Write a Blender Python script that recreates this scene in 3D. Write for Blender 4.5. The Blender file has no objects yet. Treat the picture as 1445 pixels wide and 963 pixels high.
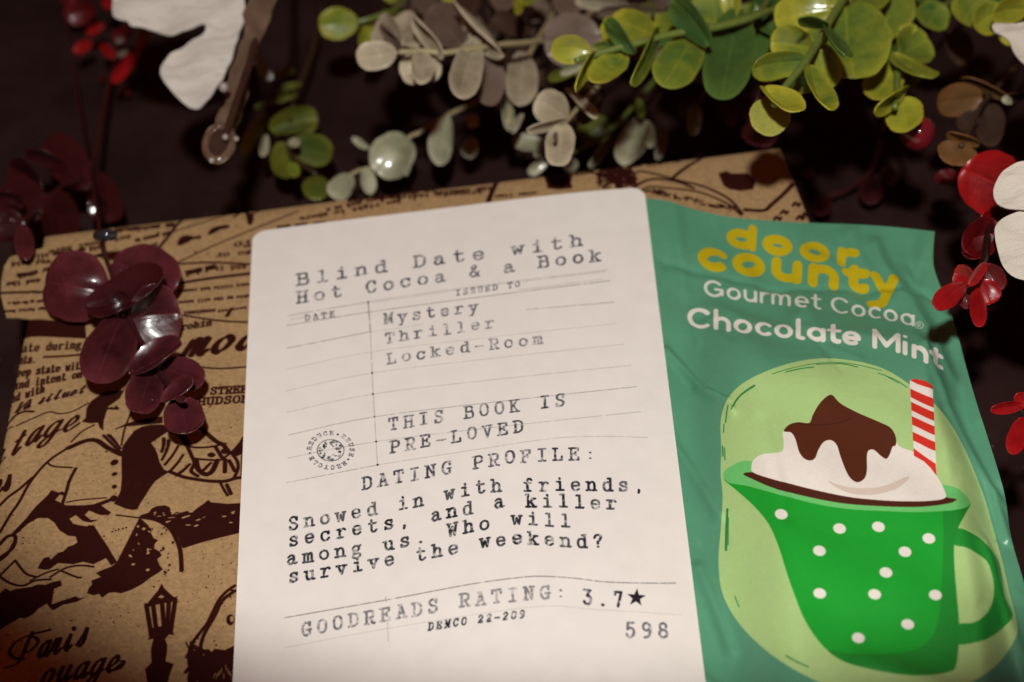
import bpy, math, random
import numpy as np
from mathutils import Vector, Matrix, geometry

random.seed(7); rng = np.random.default_rng(7)
scene = bpy.context.scene
col = scene.collection
MM = 0.001

# ------------------------------------------------------------------ camera
PW, PH = 1445.0, 963.0
F_PX = 2143.0
PITCH, ROLL = math.radians(42.7), math.radians(5.6)
TARGET = np.array([0.0, 0.0, 0.030]); DIST = 0.285
Fw = np.array([0, math.cos(PITCH), -math.sin(PITCH)])
R0 = np.array([1.0, 0, 0]); U0 = np.array([0, math.sin(PITCH), math.cos(PITCH)])
Rc = R0*math.cos(ROLL) - U0*math.sin(ROLL)
Uc = R0*math.sin(ROLL) + U0*math.cos(ROLL)
CAM = TARGET - DIST*Fw
cd = bpy.data.cameras.new('camera'); cam = bpy.data.objects.new('camera', cd); col.objects.link(cam)
cd.sensor_width = 24.0; cd.sensor_fit = 'HORIZONTAL'; cd.lens = F_PX/PW*24.0
cd.clip_start = 0.005; cd.clip_end = 20
cd.dof.use_dof = True; cd.dof.focus_distance = 0.254; cd.dof.aperture_fstop = 10.0; cd.dof.aperture_blades = 7
m = Matrix(((Rc[0], Uc[0], -Fw[0], CAM[0]), (Rc[1], Uc[1], -Fw[1], CAM[1]), (Rc[2], Uc[2], -Fw[2], CAM[2]), (0, 0, 0, 1)))
cam.matrix_world = m
scene.camera = cam

# ------------------------------------------------------------------ light, world, exposure
world = bpy.data.worlds.new("World"); scene.world = world; world.use_nodes = True
bg = world.node_tree.nodes['Background']
bg.inputs[0].default_value = (1.0, 0.19, 0.075, 1); bg.inputs[1].default_value = 0.075  # red ambient added to lift the dark tones, stands for no particular source
scene.view_settings.view_transform = 'Standard'; scene.view_settings.look = 'None'
scene.view_settings.exposure = 0.0; scene.view_settings.gamma = 1.0
scene.view_settings.use_curve_mapping = False
scene.cycles.use_denoising = True
scene.cycles.max_bounces = 6
# the flash above the lens: a small square tube with its cone narrowed to imitate the lens's shadow at the near edge
ld = bpy.data.lights.new('flash', 'SPOT'); lo = bpy.data.objects.new('flash', ld); col.objects.link(lo)
ld.energy = 6.5; ld.shadow_soft_size = 0.011; ld.color = (0.97, 0.95, 0.90)
lo.location = (0.000, -0.215, 0.385)
_aim = Vector((0.025, 0.11, 0.03))
lo.rotation_euler = (_aim - Vector(lo.location)).to_track_quat('-Z', 'Y').to_euler()
ld.spot_size = math.radians(46.0); ld.spot_blend = 0.13

# ------------------------------------------------------------------ helpers
def ray(px, py):
    px = np.asarray(px, float); py = np.asarray(py, float)
    d = Fw[None]*F_PX + Rc[None]*(px.reshape(-1, 1)-PW/2) - Uc[None]*(py.reshape(-1, 1)-PH/2)
    return d
def at(px, py, z_mm):
    d = ray(px, py); t = (np.asarray(z_mm, float).reshape(-1)*MM - CAM[2])/d[:, 2]
    return CAM[None] + d*t[:, None]
def pt(px, py, z_mm):
    return Vector(at(px, py, z_mm)[0])
def project(P):
    q = P - CAM[None]; dz = q@Fw
    return np.stack([PW/2 + F_PX*(q@Rc)/dz, PH/2 - F_PX*(q@Uc)/dz], 1)
def ZM(ox, oy, s):
    return lambda pts: [(ox + x/s, oy + y/s) for x, y in pts]
Z6 = ZM(340, 260, 2.491); Z7 = ZM(340, 600, 2.189); ZP = ZM(900, 270, 2.602); ZMUG = ZM(960, 500, 2.0804)
Z5 = ZM(0, 620, 2.8075); Z4 = ZM(0, 300, 2.8325); ZA = ZM(0, 560, 4.379); ZB = ZM(160, 480, 4.379)
ZT = ZM(150, 280, 4.8136); ZL = ZM(0, 460, 4.815)
ZG1 = ZM(740, 0, 5.15); ZG2 = ZM(940, 0, 4.379); ZG3 = ZM(1180, 0, 4.377); ZR = ZM(1265, 180, 3.211)
ZW1 = ZM(480, 0, 5.15); ZW3 = ZM(640, 100, 4.516); ZW4 = ZM(420, 150, 5.558); ZG5 = ZM(330, 100, 5.07)
ZB2 = ZM(0, 170, 4.586); ZRT = ZM(80, 0, 6.017); ZBF = ZM(0, 0, 3.008); ZR7 = ZM(1300, 480, 1.993)
ZK = ZM(160, 210, 3.6125); ZKR = ZM(900, 200, 2.651)

def link(name, me, mat=None, parent=None):
    o = bpy.data.objects.new(name, me); col.objects.link(o)
    if mat is not None: me.materials.append(mat)
    if parent is not None: o.parent = parent
    return o
def thing(name, label, cat, loc=(0, 0, 0), group=None):
    o = bpy.data.objects.new(name, None); col.objects.link(o); o.empty_display_size = 0.01
    o['label'] = label; o['category'] = cat
    if group: o['group'] = group
    return o
def mesh(name, vs, fs, smooth=True):
    me = bpy.data.meshes.new(name); me.from_pydata([tuple(v) for v in vs], [], fs); me.update()
    if smooth: me.polygons.foreach_set('use_smooth', [True]*len(me.polygons))
    return me
def tube(name, pts, radii, mat, parent=None, seg=10):
    pts = [Vector(p) for p in pts]
    dense, rr = [], []
    n = len(pts)
    for i in range(n-1):
        p0 = pts[max(i-1, 0)]; p1 = pts[i]; p2 = pts[i+1]; p3 = pts[min(i+2, n-1)]
        for k in range(5):
            t = k/5
            dense.append(0.5*((2*p1)+(p2-p0)*t+(2*p0-5*p1+4*p2-p3)*t*t+(3*p1-p0-3*p2+p3)*t**3)); rr.append(radii[i]*(1-t)+radii[i+1]*t)
    dense.append(pts[-1]); rr.append(radii[-1])
    vs, fs = [], []
    up = Vector((0.1, 0.2, 1)).normalized()
    for i, p in enumerate(dense):
        d = (dense[min(i+1, len(dense)-1)] - dense[max(i-1, 0)]).normalized()
        a = d.cross(up).normalized(); b = a.cross(d)
        for k in range(seg):
            t = 2*math.pi*k/seg
            vs.append(p + (a*math.cos(t)+b*math.sin(t))*rr[i])
    for i in range(len(dense)-1):
        for k in range(seg):
            fs.append((i*seg+k, i*seg+(k+1) % seg, (i+1)*seg+(k+1) % seg, (i+1)*seg+k))
    fs.append(tuple(range(seg))[::-1]); fs.append(tuple(range((len(dense)-1)*seg, len(dense)*seg)))
    return link(name, mesh(name, vs, fs), mat, parent)

def srgb(r, g, b):
    f = lambda c: (c/255/12.92) if c/255 <= 0.04045 else ((c/255+0.055)/1.055)**2.4
    return (f(r), f(g), f(b), 1)

# ------------------------------------------------------------------ flat print: rasteriser
def noise2(h, w, cell, seed=0):
    r = np.random.default_rng(seed)
    gh, gw = int(h/cell)+3, int(w/cell)+3
    g = r.random((gh, gw)).astype(np.float32)
    y = np.arange(h)/cell; x = np.arange(w)/cell
    yi = y.astype(int); xi = x.astype(int); fy = y-yi; fx = x-xi
    fy = (fy*fy*(3-2*fy))[:, None]; fx = (fx*fx*(3-2*fx))[None]
    a = g[yi][:, xi]; b = g[yi][:, xi+1]; c = g[yi+1][:, xi]; d = g[yi+1][:, xi+1]
    return ((a*(1-fx)+b*fx)*(1-fy) + (c*(1-fx)+d*fx)*fy).astype(np.float32)

class Canvas:
    """Ink coverage in the sheet's own millimetres, RES texels per millimetre."""
    def __init__(s, W, H, res):
        s.res = res; s.w = int(W*res); s.h = int(H*res); s.W = W; s.H = H
    def layer(s): return np.zeros((s.h, s.w), np.float32)
    def seg(s, L, a, b, wd, val=1.0):
        r = s.res; ax, ay, bx, by = a[0]*r, a[1]*r, b[0]*r, b[1]*r; hw = wd*r/2
        x0 = int(max(min(ax, bx)-hw-2, 0)); x1 = int(min(max(ax, bx)+hw+3, s.w)); y0 = int(max(min(ay, by)-hw-2, 0)); y1 = int(min(max(ay, by)+hw+3, s.h))
        if x1 <= x0 or y1 <= y0: return
        X = np.arange(x0, x1)[None]+0.5; Y = np.arange(y0, y1)[:, None]+0.5
        dx, dy = bx-ax, by-ay; l2 = dx*dx+dy*dy+1e-9
        t = np.clip(((X-ax)*dx+(Y-ay)*dy)/l2, 0, 1)
        d = np.sqrt((X-ax-t*dx)**2+(Y-ay-t*dy)**2)
        c = np.clip(hw-d+0.5, 0, 1)*val
        v = L[y0:y1, x0:x1]; np.maximum(v, c, out=v)
    def stroke(s, L, pts, wd, val=1.0, nib=None):
        for a, b in zip(pts[:-1], pts[1:]):
            w = wd
            if nib is not None:
                ang = math.atan2(-(b[1]-a[1]), b[0]-a[0]); w = wd*(nib[1]+(1-nib[1])*abs(math.sin(ang-nib[0])))
            s.seg(L, a, b, w, val)
    def poly(s, L, pts, val=1.0, erase=False):
        p = np.array(pts)*s.res
        x0 = int(max(p[:, 0].min()-2, 0)); x1 = int(min(p[:, 0].max()+3, s.w)); y0 = int(max(p[:, 1].min()-2, 0)); y1 = int(min(p[:, 1].max()+3, s.h))
        if x1 <= x0 or y1 <= y0: return
        X = (np.arange(x0, x1)[None]+0.5).astype(np.float32); Y = (np.arange(y0, y1)[:, None]+0.5).astype(np.float32)
        ins = np.zeros((y1-y0, x1-x0), bool); D = np.full((y1-y0, x1-x0), 9.0, np.float32)
        for i in range(len(p)):
            ax, ay = p[i-1]; bx, by = p[i]
            if ay != by:
                c = ((ay > Y) != (by > Y))
                ins ^= c & (X < (bx-ax)*(Y-ay)/(by-ay)+ax)
            ux0 = int(max(min(ax, bx)-3-x0, 0)); ux1 = int(min(max(ax, bx)+4-x0, x1-x0)); uy0 = int(max(min(ay, by)-3-y0, 0)); uy1 = int(min(max(ay, by)+4-y0, y1-y0))
            if ux1 > ux0 and uy1 > uy0:
                XX = X[:, ux0:ux1]; YY = Y[uy0:uy1]; dx, dy = bx-ax, by-ay
                t = np.clip(((XX-ax)*dx+(YY-ay)*dy)/(dx*dx+dy*dy+1e-9), 0, 1)
                d = np.sqrt((XX-ax-t*dx)**2+(YY-ay-t*dy)**2); v = D[uy0:uy1, ux0:ux1]; np.minimum(v, d, out=v)
        c = np.where(ins, np.clip(0.5+D, 0, 1), np.clip(0.5-D, 0, 1))*val
        v = L[y0:y1, x0:x1]
        if erase: v *= (1-c)
        else: np.maximum(v, c, out=v)

def smooth_pts(p, closed=False, k=6):
    n = len(p); out = []
    g = (lambda i: p[i % n]) if closed else (lambda i: p[min(max(i, 0), n-1)])
    for i in range(n if closed else n-1):
        a, b, c, d = g(i-1), g(i), g(i+1), g(i+2)
        for j in range(k):
            t = j/k
            out.append(tuple(0.5*(2*b[q]+(c[q]-a[q])*t+(2*a[q]-5*b[q]+4*c[q]-d[q])*t*t+(3*b[q]-a[q]-3*c[q]+d[q])*t**3) for q in (0, 1)))
    out.append(g(n) if closed else p[-1])
    return out

class Sheet:
    """A printed sheet: pos(s,t) gives world positions; inv() finds where a point of the sheet lies."""
    def __init__(s, pos, W, H): s.pos, s.W, s.H = pos, W, H
    def inv(s, pts):
        P = np.array(pts, float); st = np.full((len(P), 2), 0.5)
        for _ in range(14):
            p0 = project(s.pos(st[:, 0], st[:, 1])); e = 1e-3
            ps = (project(s.pos(st[:, 0]+e, st[:, 1]))-p0)/e; pq = (project(s.pos(st[:, 0], st[:, 1]+e))-p0)/e
            det = ps[:, 0]*pq[:, 1]-ps[:, 1]*pq[:, 0]; r = P-p0
            ds = (r[:, 0]*pq[:, 1]-r[:, 1]*pq[:, 0])/det; dt = (ps[:, 0]*r[:, 1]-ps[:, 1]*r[:, 0])/det
            st[:, 0] += np.clip(ds, -.4, .4); st[:, 1] += np.clip(dt, -.4, .4)
            st = np.clip(st, -0.3, 1.3)
        return [(a*s.W, b*s.H) for a, b in st]
    def mesh(s, name, us, vs_, inset=None, thick=0.3, bottom=True):
        nu, nv = len(us), len(vs_)
        S, T = np.meshgrid(us, vs_)
        if inset is not None:
            ins = np.array([inset(v*s.H)/s.W for v in vs_])[:, None]; S = ins + S*(1-2*ins)
        P = s.pos(S.ravel(), T.ravel())
        vs = [tuple(p) for p in P]; uv = list(zip(S.ravel(), 1-T.ravel())); fs = []
        for j in range(nv-1):
            for i in range(nu-1):
                a = j*nu+i; fs.append((a, a+nu, a+nu+1, a+1))
        n0 = len(vs)
        if bottom:
            vs += [(p[0], p[1], p[2]-thick*MM) for p in P]; uv += uv[:n0]
            fs += [tuple(reversed([q+n0 for q in f])) for f in fs]
            ring = [i for i in range(nu)] + [j*nu+nu-1 for j in range(1, nv)] + [(nv-1)*nu+i for i in range(nu-2, -1, -1)] + [j*nu for j in range(nv-2, 0, -1)]
            m0 = len(vs); vs += [vs[a] for a in ring]+[vs[a+n0] for a in ring]; uv += [uv[a] for a in ring]*2; kk = len(ring)
            for i in range(kk): j = (i+1) % kk; fs.append((m0+i, m0+j, m0+kk+j, m0+kk+i))
        me = mesh(name, vs, fs)
        L = me.uv_layers.new(name='UVMap')
        li = np.empty(len(me.loops), np.int32); me.loops.foreach_get('vertex_index', li)
        L.data.foreach_set('uv', np.array(uv, np.float32)[li].ravel())
        return me

# ------------------------------------------------------------------ typewriter letters, 6 wide, 6 high, drawn as strokes
TW = {
'a': "~1 3.4,2.6 4.2,4 3.6,4.2 2.4,4.2 .9,4.8 .1,5.7 .3|~4.2 2.4,2.3 2.4,.8 1.3,1.6 0,3.2 .2,4.2 1.4",
'b': "0 6,1.2 6,1.2 0|~1.2 3,2.6 4.2,4.6 3.8,5.2 2.1,4.6 .4,2.6 0,1.2 1.2",
'c': "~4.9 3,4.2 4,2.6 4.2,1 3.4,.8 1.4,2 .1,3.8 0,5.2 1|5 4.2,5 3",
'd': "3.4 6,4.8 6,4.8 0,6 0|~4.8 3,3.4 4.2,1.4 3.8,.8 2.1,1.4 .4,3.4 0,4.8 1.2",
'e': ".9 2.2,5.1 2.2|~5.1 2.2,4.7 3.7,3 4.2,1.2 3.6,.8 2,1.6 .4,3.2 0,5 .8",
'f': "~5.2 5.4,4.2 6,3 5.8,2.6 4.6|2.6 5,2.6 0|1 0,4.4 0|1 4,4.6 4",
'g': "@2.8 4.2,1.2 3.4,1.2 2.2,2.8 1.5,4.3 2.2,4.3 3.4|~1.6 1.6,1.2 .8,2 .3,4.4 .2,5.2 -.8,4 -1.9,1.8 -1.9,.8 -1,1.6 0|4.2 3.6,5.4 4.2",
'h': "0 6,1.2 6,1.2 0|0 0,2.2 0|~1.2 2.8,2.8 4.2,4.4 3.8,4.8 2.6,4.8 0|3.8 0,5.9 0",
'i': "1.4 4.1,3.2 4.1,3.2 0|1 0,5.2 0|3 5.9,3.2 5.4",
'k': "0 6,1.2 6,1.2 0|0 0,2.2 0|1.2 1.8,4.4 4.1|3.4 4.1,5.5 4.1|2.4 2.6,4.8 0|3.8 0,5.8 0",
'l': "1.4 6,3.1 6,3.1 0|1 0,5.2 0",
'm': "0 4.1,.8 4.1,.8 0|0 0,1.6 0|~.8 3,1.8 4.2,2.9 3.6,3 0|~3 3,4 4.2,5.1 3.6,5.2 0|2.4 0,3.7 0|4.6 0,6 0",
'n': "0 4.1,1.2 4.1,1.2 0|0 0,2.2 0|~1.2 2.8,2.8 4.2,4.4 3.8,4.8 2.6,4.8 0|3.8 0,5.9 0",
'o': "@3 4.2,1.3 3.6,.7 2.1,1.3 .6,3 0,4.7 .6,5.3 2.1,4.7 3.6",
'p': "0 4.1,1.2 4.1,1.2 -2|0 -2,2.6 -2|~1.2 3,2.6 4.2,4.6 3.8,5.2 2.1,4.6 .4,2.6 0,1.2 1.2",
'r': ".4 4.1,2 4.1,2 0|.4 0,4 0|~2 2.4,3.2 4,4.6 4.2,5.4 3.6",
's': "~4.8 3.3,4 4.1,2.2 4.2,1.2 3.2,2.4 2.3,4 1.9,5 1,4 .1,2.2 0,1 .8|4.8 4.2,4.8 3.1|1 0,1 1.1",
't': "2.2 5.8,2.2 1|~2.2 1,2.6 .1,4 0,5.2 .8|.8 4.1,4.8 4.1",
'u': "0 4.1,1.2 4.1|~1.2 4.1,1.2 1.4,1.8 .2,3.4 .1,4.8 1.4|3.6 4.1,4.8 4.1,4.8 0,6 0",
'v': "0 4.1,2.2 4.1|3.8 4.1,6 4.1|1 4.1,3 0,5 4.1",
'w': "0 4.1,1.6 4.1|4.4 4.1,6 4.1|.7 4.1,1.7 0,3 3,4.3 0,5.3 4.1",
'y': "0 4.1,2.2 4.1|3.8 4.1,6 4.1|1 4.1,3 0|5 4.1,2.4 -1.6,1.6 -2|.8 -2,2.2 -2",
'A': "3 6,.9 0|3 6,5.1 0|0 0,2 0|4 0,6 0|1.6 2.1,4.4 2.1|1.8 6,3 6",
'B': "0 6,3.6 6|~3.6 6,4.8 5.6,4.8 3.6,3.6 3.2|1.2 3.2,3.6 3.2|~3.6 3.2,5.3 2.7,5.3 .5,3.8 0|0 0,3.8 0|1.2 6,1.2 0",
'C': "~5.2 4.4,4 5.9,2.2 5.8,.8 4,.8 2,2.2 .1,4 0,5.4 1.4|5.2 6,5.2 4.2",
'D': "0 6,3 6|~3 6,5 5,5.3 3,5 1,3 0|0 0,3 0|1.2 6,1.2 0",
'E': "0 6,5.2 6,5.2 4.6|0 0,5.4 0,5.4 1.5|1.2 6,1.2 0|1.2 3.1,3.8 3.1|3.8 3.9,3.8 2.3",
'F': "0 6,5.2 6,5.2 4.5|0 0,2.8 0|1.2 6,1.2 0|1.2 3.1,3.8 3.1|3.8 3.9,3.8 2.3",
'G': "~5.2 4.6,4 5.9,2.2 5.8,.8 4,.8 2,2.2 .1,4 .1,5 1|5.2 6,5.2 4.4|3.4 2.6,5.9 2.6|5 2.6,5 .3",
'H': "0 6,2.2 6|3.8 6,6 6|0 0,2.2 0|3.8 0,6 0|1.1 6,1.1 0|4.9 6,4.9 0|1.1 3,4.9 3",
'I': "1 6,5 6|1 0,5 0|3 6,3 0",
'K': "0 6,2.2 6|0 0,2.2 0|1.1 6,1.1 0|1.1 2.4,4.8 6|3.8 6,5.8 6|2.4 3.6,4.9 0|3.8 0,5.9 0",
'L': "0 6,2.6 6|0 0,5.2 0,5.2 1.8|1.2 6,1.2 0",
'M': "0 6,1 6,3 1.2,5 6,6 6|.9 6,.9 0|5.1 6,5.1 0|0 0,1.8 0|4.2 0,6 0",
'N': "0 6,1.4 6,4.9 .2,4.9 6|3.8 6,6 6|1.1 6,1.1 0|0 0,2.2 0",
'O': "@3 6,1.2 5.2,.6 3,1.2 .8,3 0,4.8 .8,5.4 3,4.8 5.2",
'P': "0 6,3.6 6|~3.6 6,5.2 5.4,5.2 3.4,3.6 2.8|1.2 2.8,3.6 2.8|1.2 6,1.2 0|0 0,2.8 0",
'R': "0 6,3.6 6|~3.6 6,5.1 5.4,5.1 3.4,3.6 2.8|1.2 2.8,3.6 2.8|1.2 6,1.2 0|0 0,2.4 0|3.2 2.8,4.8 0,6 0",
'S': "~4.9 4.6,4 5.9,2.2 6,1 4.8,2 3.4,4 2.8,5.2 1.5,4 .1,2 0,.8 1.2|5 6,5 4.4|.8 0,.8 1.4",
'T': "3 6,3 0|1.6 0,4.4 0|.4 4.4,.4 6,5.6 6,5.6 4.4",
'U': "0 6,2.2 6|3.8 6,6 6|~1.1 6,1.1 1.6,2 .1,4 .1,4.9 1.6,4.9 6",
'V': "0 6,2.2 6|3.8 6,6 6|1 6,3 0,5 6",
'W': "0 6,1.8 6|4.2 6,6 6|.7 6,1.7 0,3 4.4,4.3 0,5.3 6",
'Y': "0 6,2 6|4 6,6 6|1 6,3 3,5 6|3 3,3 0|1.6 0,4.4 0",
'0': "@3 6,1.2 5.2,.6 3,1.2 .8,3 0,4.8 .8,5.4 3,4.8 5.2",
'2': "~1 4.6,1.6 5.8,3.4 6,4.8 5,4.4 3.4,2.4 1.8,1 0|1 0,5 0,5 1",
'3': "1 6,4.8 6,2.8 3.6|~2.8 3.6,4.6 3,4.8 1.2,3.4 0,1.6 .2,.8 1.2",
'5': "4.8 6,1.6 6,1.2 3.2|~1.2 3.2,3 3.9,4.8 3,4.8 1.2,3.2 0,1.4 .2,.8 1.2",
'7': "1 4.8,1 6,5 6,2.8 0",
'8': "@3 6,1.4 5.4,1.4 3.8,3 3.2,4.6 3.8,4.6 5.4|@3 3.2,1 2.4,1 .8,3 0,5 .8,5 2.4",
'9': "@3 6,1.2 5.4,1 3.8,2.6 2.8,4.4 3.4,4.8 5|~4.8 4.8,5 2.6,3.8 .4,1.6 -.1",
'&': "~5.4 0,1.8 4.4,1.8 5.7,3 6,3.8 5.2,3 3.9,.9 2,1 .6,2.4 0,4 .7,5.2 2.6",
'-': ".6 2.4,5.4 2.4", '.': "2.6 .3,3 .3,3 .1,2.7 .1", ',': "2.8 .4,3 .1,2.6 -1", ':': "2.8 3.4,3 3.4|2.8 .5,3 .5",
'?': "~1 4.8,1.8 5.9,3.6 6,4.8 5,4.2 3.6,3 2.8,3 1.6|2.9 .2,3.1 .2",
}
CUR = {
'a': "~5 3.4,3.4 4,1.4 3,.8 1,2 0,3.6 .8,4.8 3|~5.2 4,4.4 1,5 0,6.4 1", 'o': "@3 4,1.4 3.2,.8 1.4,2 0,3.8 .6,4.8 2.4,4.2 3.6",
'u': "~0 2,1.2 4,.8 1.2,1.6 0,3.2 .8,4.6 4|~4.6 4,4.1 1,4.8 0,6.4 1", 'g': "~5 3.4,3.4 4,1.4 3,.8 1,2 0,3.6 .8,4.8 3|~5.2 4,4 -1,2.4 -2.8,.4 -2.4,1.4 -.8,6.4 1",
'e': "~0 1,2.6 1.6,4.2 2.8,3.4 4,1.8 3.4,.8 1.6,1.8 0,3.6 .2,6 1.4", 't': "~3.6 6,2.4 1.4,3 0,5 1|.8 4.2,5 4.4", 'n': "~.6 4,0 0|~.3 1.6,2 3.8,3.2 3.8,3 1.2,3.6 0,5.6 1",
'r': "~0 1,1.2 4,1.4 3.4,3.4 3.8,2.6 1,3.2 0,5.4 1", 'i': "~0 1,1.8 4,1.2 1,1.8 0,3.8 1|2.4 5.8,2.7 5.4", 's': "~0 .6,2.4 3,3.2 4.4,3.4 2.6,3.4 1,2 0,.8 .6",
'd': "~5 3.4,3.4 4,1.4 3,.8 1,2 0,3.6 .8,4.8 3|~6.2 7,4.6 1,5.2 0,6.4 1", 'l': "~0 1,3 6.5,2.2 6.6,1.4 1,2 0,4 1",
'm': "~.4 4,-.4 0|~0 1.6,1.4 3.9,2.4 3.8,2 0|~2.2 1.6,3.6 3.9,4.6 3.8,4.2 1,4.8 0,6.2 1"}
def glyph(ch, table=None):
    out = []
    for st in (table or TW).get(ch, '').split('|'):
        if not st: continue
        k = st[0] if st[0] in '~@' else ''
        p = [tuple(float(v) for v in q.split()) for q in st[len(k):].split(',')]
        out.append(p if not k else smooth_pts(p, k == '@', 5))
    return out

def interp_base(base, f):
    d = [0.0]
    for a, b in zip(base[:-1], base[1:]): d.append(d[-1]+math.hypot(b[0]-a[0], b[1]-a[1]))
    x = f*d[-1]
    i = 0
    while i < len(base)-2 and d[i+1] < x: i += 1
    t = (x-d[i])/(d[i+1]-d[i]); a, b = base[i], base[i+1]
    return (a[0]+(b[0]-a[0])*t, a[1]+(b[1]-a[1])*t), ((b[0]-a[0])/(d[i+1]-d[i]), (b[1]-a[1])/(d[i+1]-d[i]))

def typed(sheet, cv, L, text, base, cap, wd, val=1.0, up=(-0.03, -1), pitch=1.55, jit=0.25, shear=0.0, nib=None, fade=0.35, prop=False, table=None):
    """typewriter text along a base line; cap = cap height; every letter struck with its own weight"""
    base = smooth_pts(base, False, 5) if len(base) > 2 else base
    n = len(text); cell = 1.0/(n-1+0.62)
    for i, ch in enumerate(text):
        if ch == ' ': continue
        v = val*(1-fade*random.random())
        jy = random.uniform(-jit, jit)
        for st in glyph(ch, table):
            pp = []
            for x, y in st:
                f = (i + (x+shear*y)/6*0.62*(1.35 if prop else 1))*cell
                (bx, by), _ = interp_base(base, f)
                y = y+jy
                pp.append((bx+up[0]*y/6*cap, by+up[1]*y/6*cap))
            mmp = sheet.inv(pp)
            sv = v*(1-0.5*fade*random.random())
            cv.stroke(L, mmp, wd, sv, nib)
            if jit > 0.2 and random.random() < 0.25:     # ghost of a double strike
                cv.stroke(L, [(a+0.12, b-0.1) for a, b in mmp], wd*0.8, sv*0.5, nib)

def px_stroke(sheet, cv, L, pts, wd, val=1.0, smooth=True, nib=None):
    p = smooth_pts(pts, False, 5) if smooth and len(pts) > 2 else pts
    q = []
    for a, b in zip(p[:-1], p[1:]):
        k = max(1, int(math.hypot(a[0]-b[0], a[1]-b[1])/25))
        q += [(a[0]+(b[0]-a[0])*j/k, a[1]+(b[1]-a[1])*j/k) for j in range(k)]
    q.append(p[-1])
    cv.stroke(L, sheet.inv(q), wd, val, nib)
def px_poly(sheet, cv, L, pts, val=1.0, smooth=False, erase=False):
    p = smooth_pts(pts, True, 5) if smooth else pts
    cv.poly(L, sheet.inv(p), val, erase)
def ell(cx, cy, rx, ry, rot=0, n=18):
    c, s = math.cos(rot), math.sin(rot)
    return [(cx+rx*math.cos(t)*c-ry*math.sin(t)*s, cy+rx*math.cos(t)*s+ry*math.sin(t)*c) for t in [2*math.pi*k/n for k in range(n)]]

def make_image(name, rgb):
    """rgb: (h,w,3) sRGB 0..1, row 0 on top"""
    h, w, _ = rgb.shape
    im = bpy.data.images.new(name, w, h, alpha=False)
    buf = np.ones((h, w, 4), np.float32); buf[..., :3] = rgb[::-1]
    im.pixels.foreach_set(buf.ravel()); im.update(); im.pack()
    return im
def C(*c): return np.array(c, np.float32)/255
def comp(base, L, c): return base*(1-L[..., None])+C(*c)*L[..., None]

# ------------------------------------------------------------------ materials
def mat_new(name):
    m_ = bpy.data.materials.new(name); m_.use_nodes = True
    return m_, m_.node_tree, m_.node_tree.nodes['Principled BSDF']
def mat_print(name, img, rough, coat, fibre, fibre_scale, bump, bump_scale, spec=0.5):
    m_, nt, bs = mat_new(name); N = nt.nodes; K = nt.links
    ti = N.new('ShaderNodeTexImage'); ti.image = img; ti.interpolation = 'Cubic'; ti.extension = 'EXTEND'
    tc = N.new('ShaderNodeTexCoord')
    nz = N.new('ShaderNodeTexNoise'); nz.inputs['Scale'].default_value = fibre_scale; nz.inputs['Detail'].default_value = 6; nz.inputs['Roughness'].default_value = 0.65
    K.new(tc.outputs['Object'], nz.inputs['Vector'])
    mr = N.new('ShaderNodeMapRange'); mr.inputs['From Min'].default_value = 0.25; mr.inputs['From Max'].default_value = 0.75
    mr.inputs['To Min'].default_value = 1-fibre; mr.inputs['To Max'].default_value = 1+fibre
    K.new(nz.outputs['Fac'], mr.inputs['Value'])
    mx = N.new('ShaderNodeMix'); mx.data_type = 'RGBA'; mx.blend_type = 'MULTIPLY'; mx.inputs['Factor'].default_value = 1
    K.new(ti.outputs['Color'], mx.inputs[6]); K.new(mr.outputs['Result'], mx.inputs[7]); K.new(mx.outputs[2], bs.inputs['Base Color'])
    bs.inputs['Roughness'].default_value = rough; bs.inputs['Coat Weight'].default_value = coat; bs.inputs['Coat Roughness'].default_value = 0.35
    bs.inputs['Specular IOR Level'].default_value = spec
    n2 = N.new('ShaderNodeTexNoise'); n2.inputs['Scale'].default_value = bump_scale; n2.inputs['Detail'].default_value = 5
    K.new(tc.outputs['Object'], n2.inputs['Vector'])
    bp = N.new('ShaderNodeBump'); bp.inputs['Strength'].default_value = bump; bp.inputs['Distance'].default_value = 0.0004
    K.new(n2.outputs['Fac'], bp.inputs['Height']); K.new(bp.outputs['Normal'], bs.inputs['Normal'])
    return m_
def mat_plain(name, c, rough=0.5, nscale=400, amt=0.15, bump=0.2, bdist=0.0002, spec=0.5, coat=0.0, alpha=1.0, sheen=0.0):
    m_, nt, bs = mat_new(name); N = nt.nodes; K = nt.links
    tc = N.new('ShaderNodeTexCoord'); nz = N.new('ShaderNodeTexNoise'); nz.inputs['Scale'].default_value = nscale; nz.inputs['Detail'].default_value = 6
    K.new(tc.outputs['Object'], nz.inputs['Vector'])
    r = N.new('ShaderNodeValToRGB'); r.color_ramp.elements[0].position = 0.3; r.color_ramp.elements[1].position = 0.7
    r.color_ramp.elements[0].color = tuple(v*(1-amt) for v in c[:3])+(1,); r.color_ramp.elements[1].color = tuple(min(1, v*(1+amt)) for v in c[:3])+(1,)
    K.new(nz.outputs['Fac'], r.inputs['Fac']); K.new(r.outputs['Color'], bs.inputs['Base Color'])
    bs.inputs['Roughness'].default_value = rough; bs.inputs['Specular IOR Level'].default_value = spec; bs.inputs['Coat Weight'].default_value = coat
    bs.inputs['Coat Roughness'].default_value = 0.12; bs.inputs['Alpha'].default_value = alpha
    bp = N.new('ShaderNodeBump'); bp.inputs['Strength'].default_value = bump; bp.inputs['Distance'].default_value = bdist
    K.new(nz.outputs['Fac'], bp.inputs['Height']); K.new(bp.outputs['Normal'], bs.inputs['Normal'])
    return m_
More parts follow.
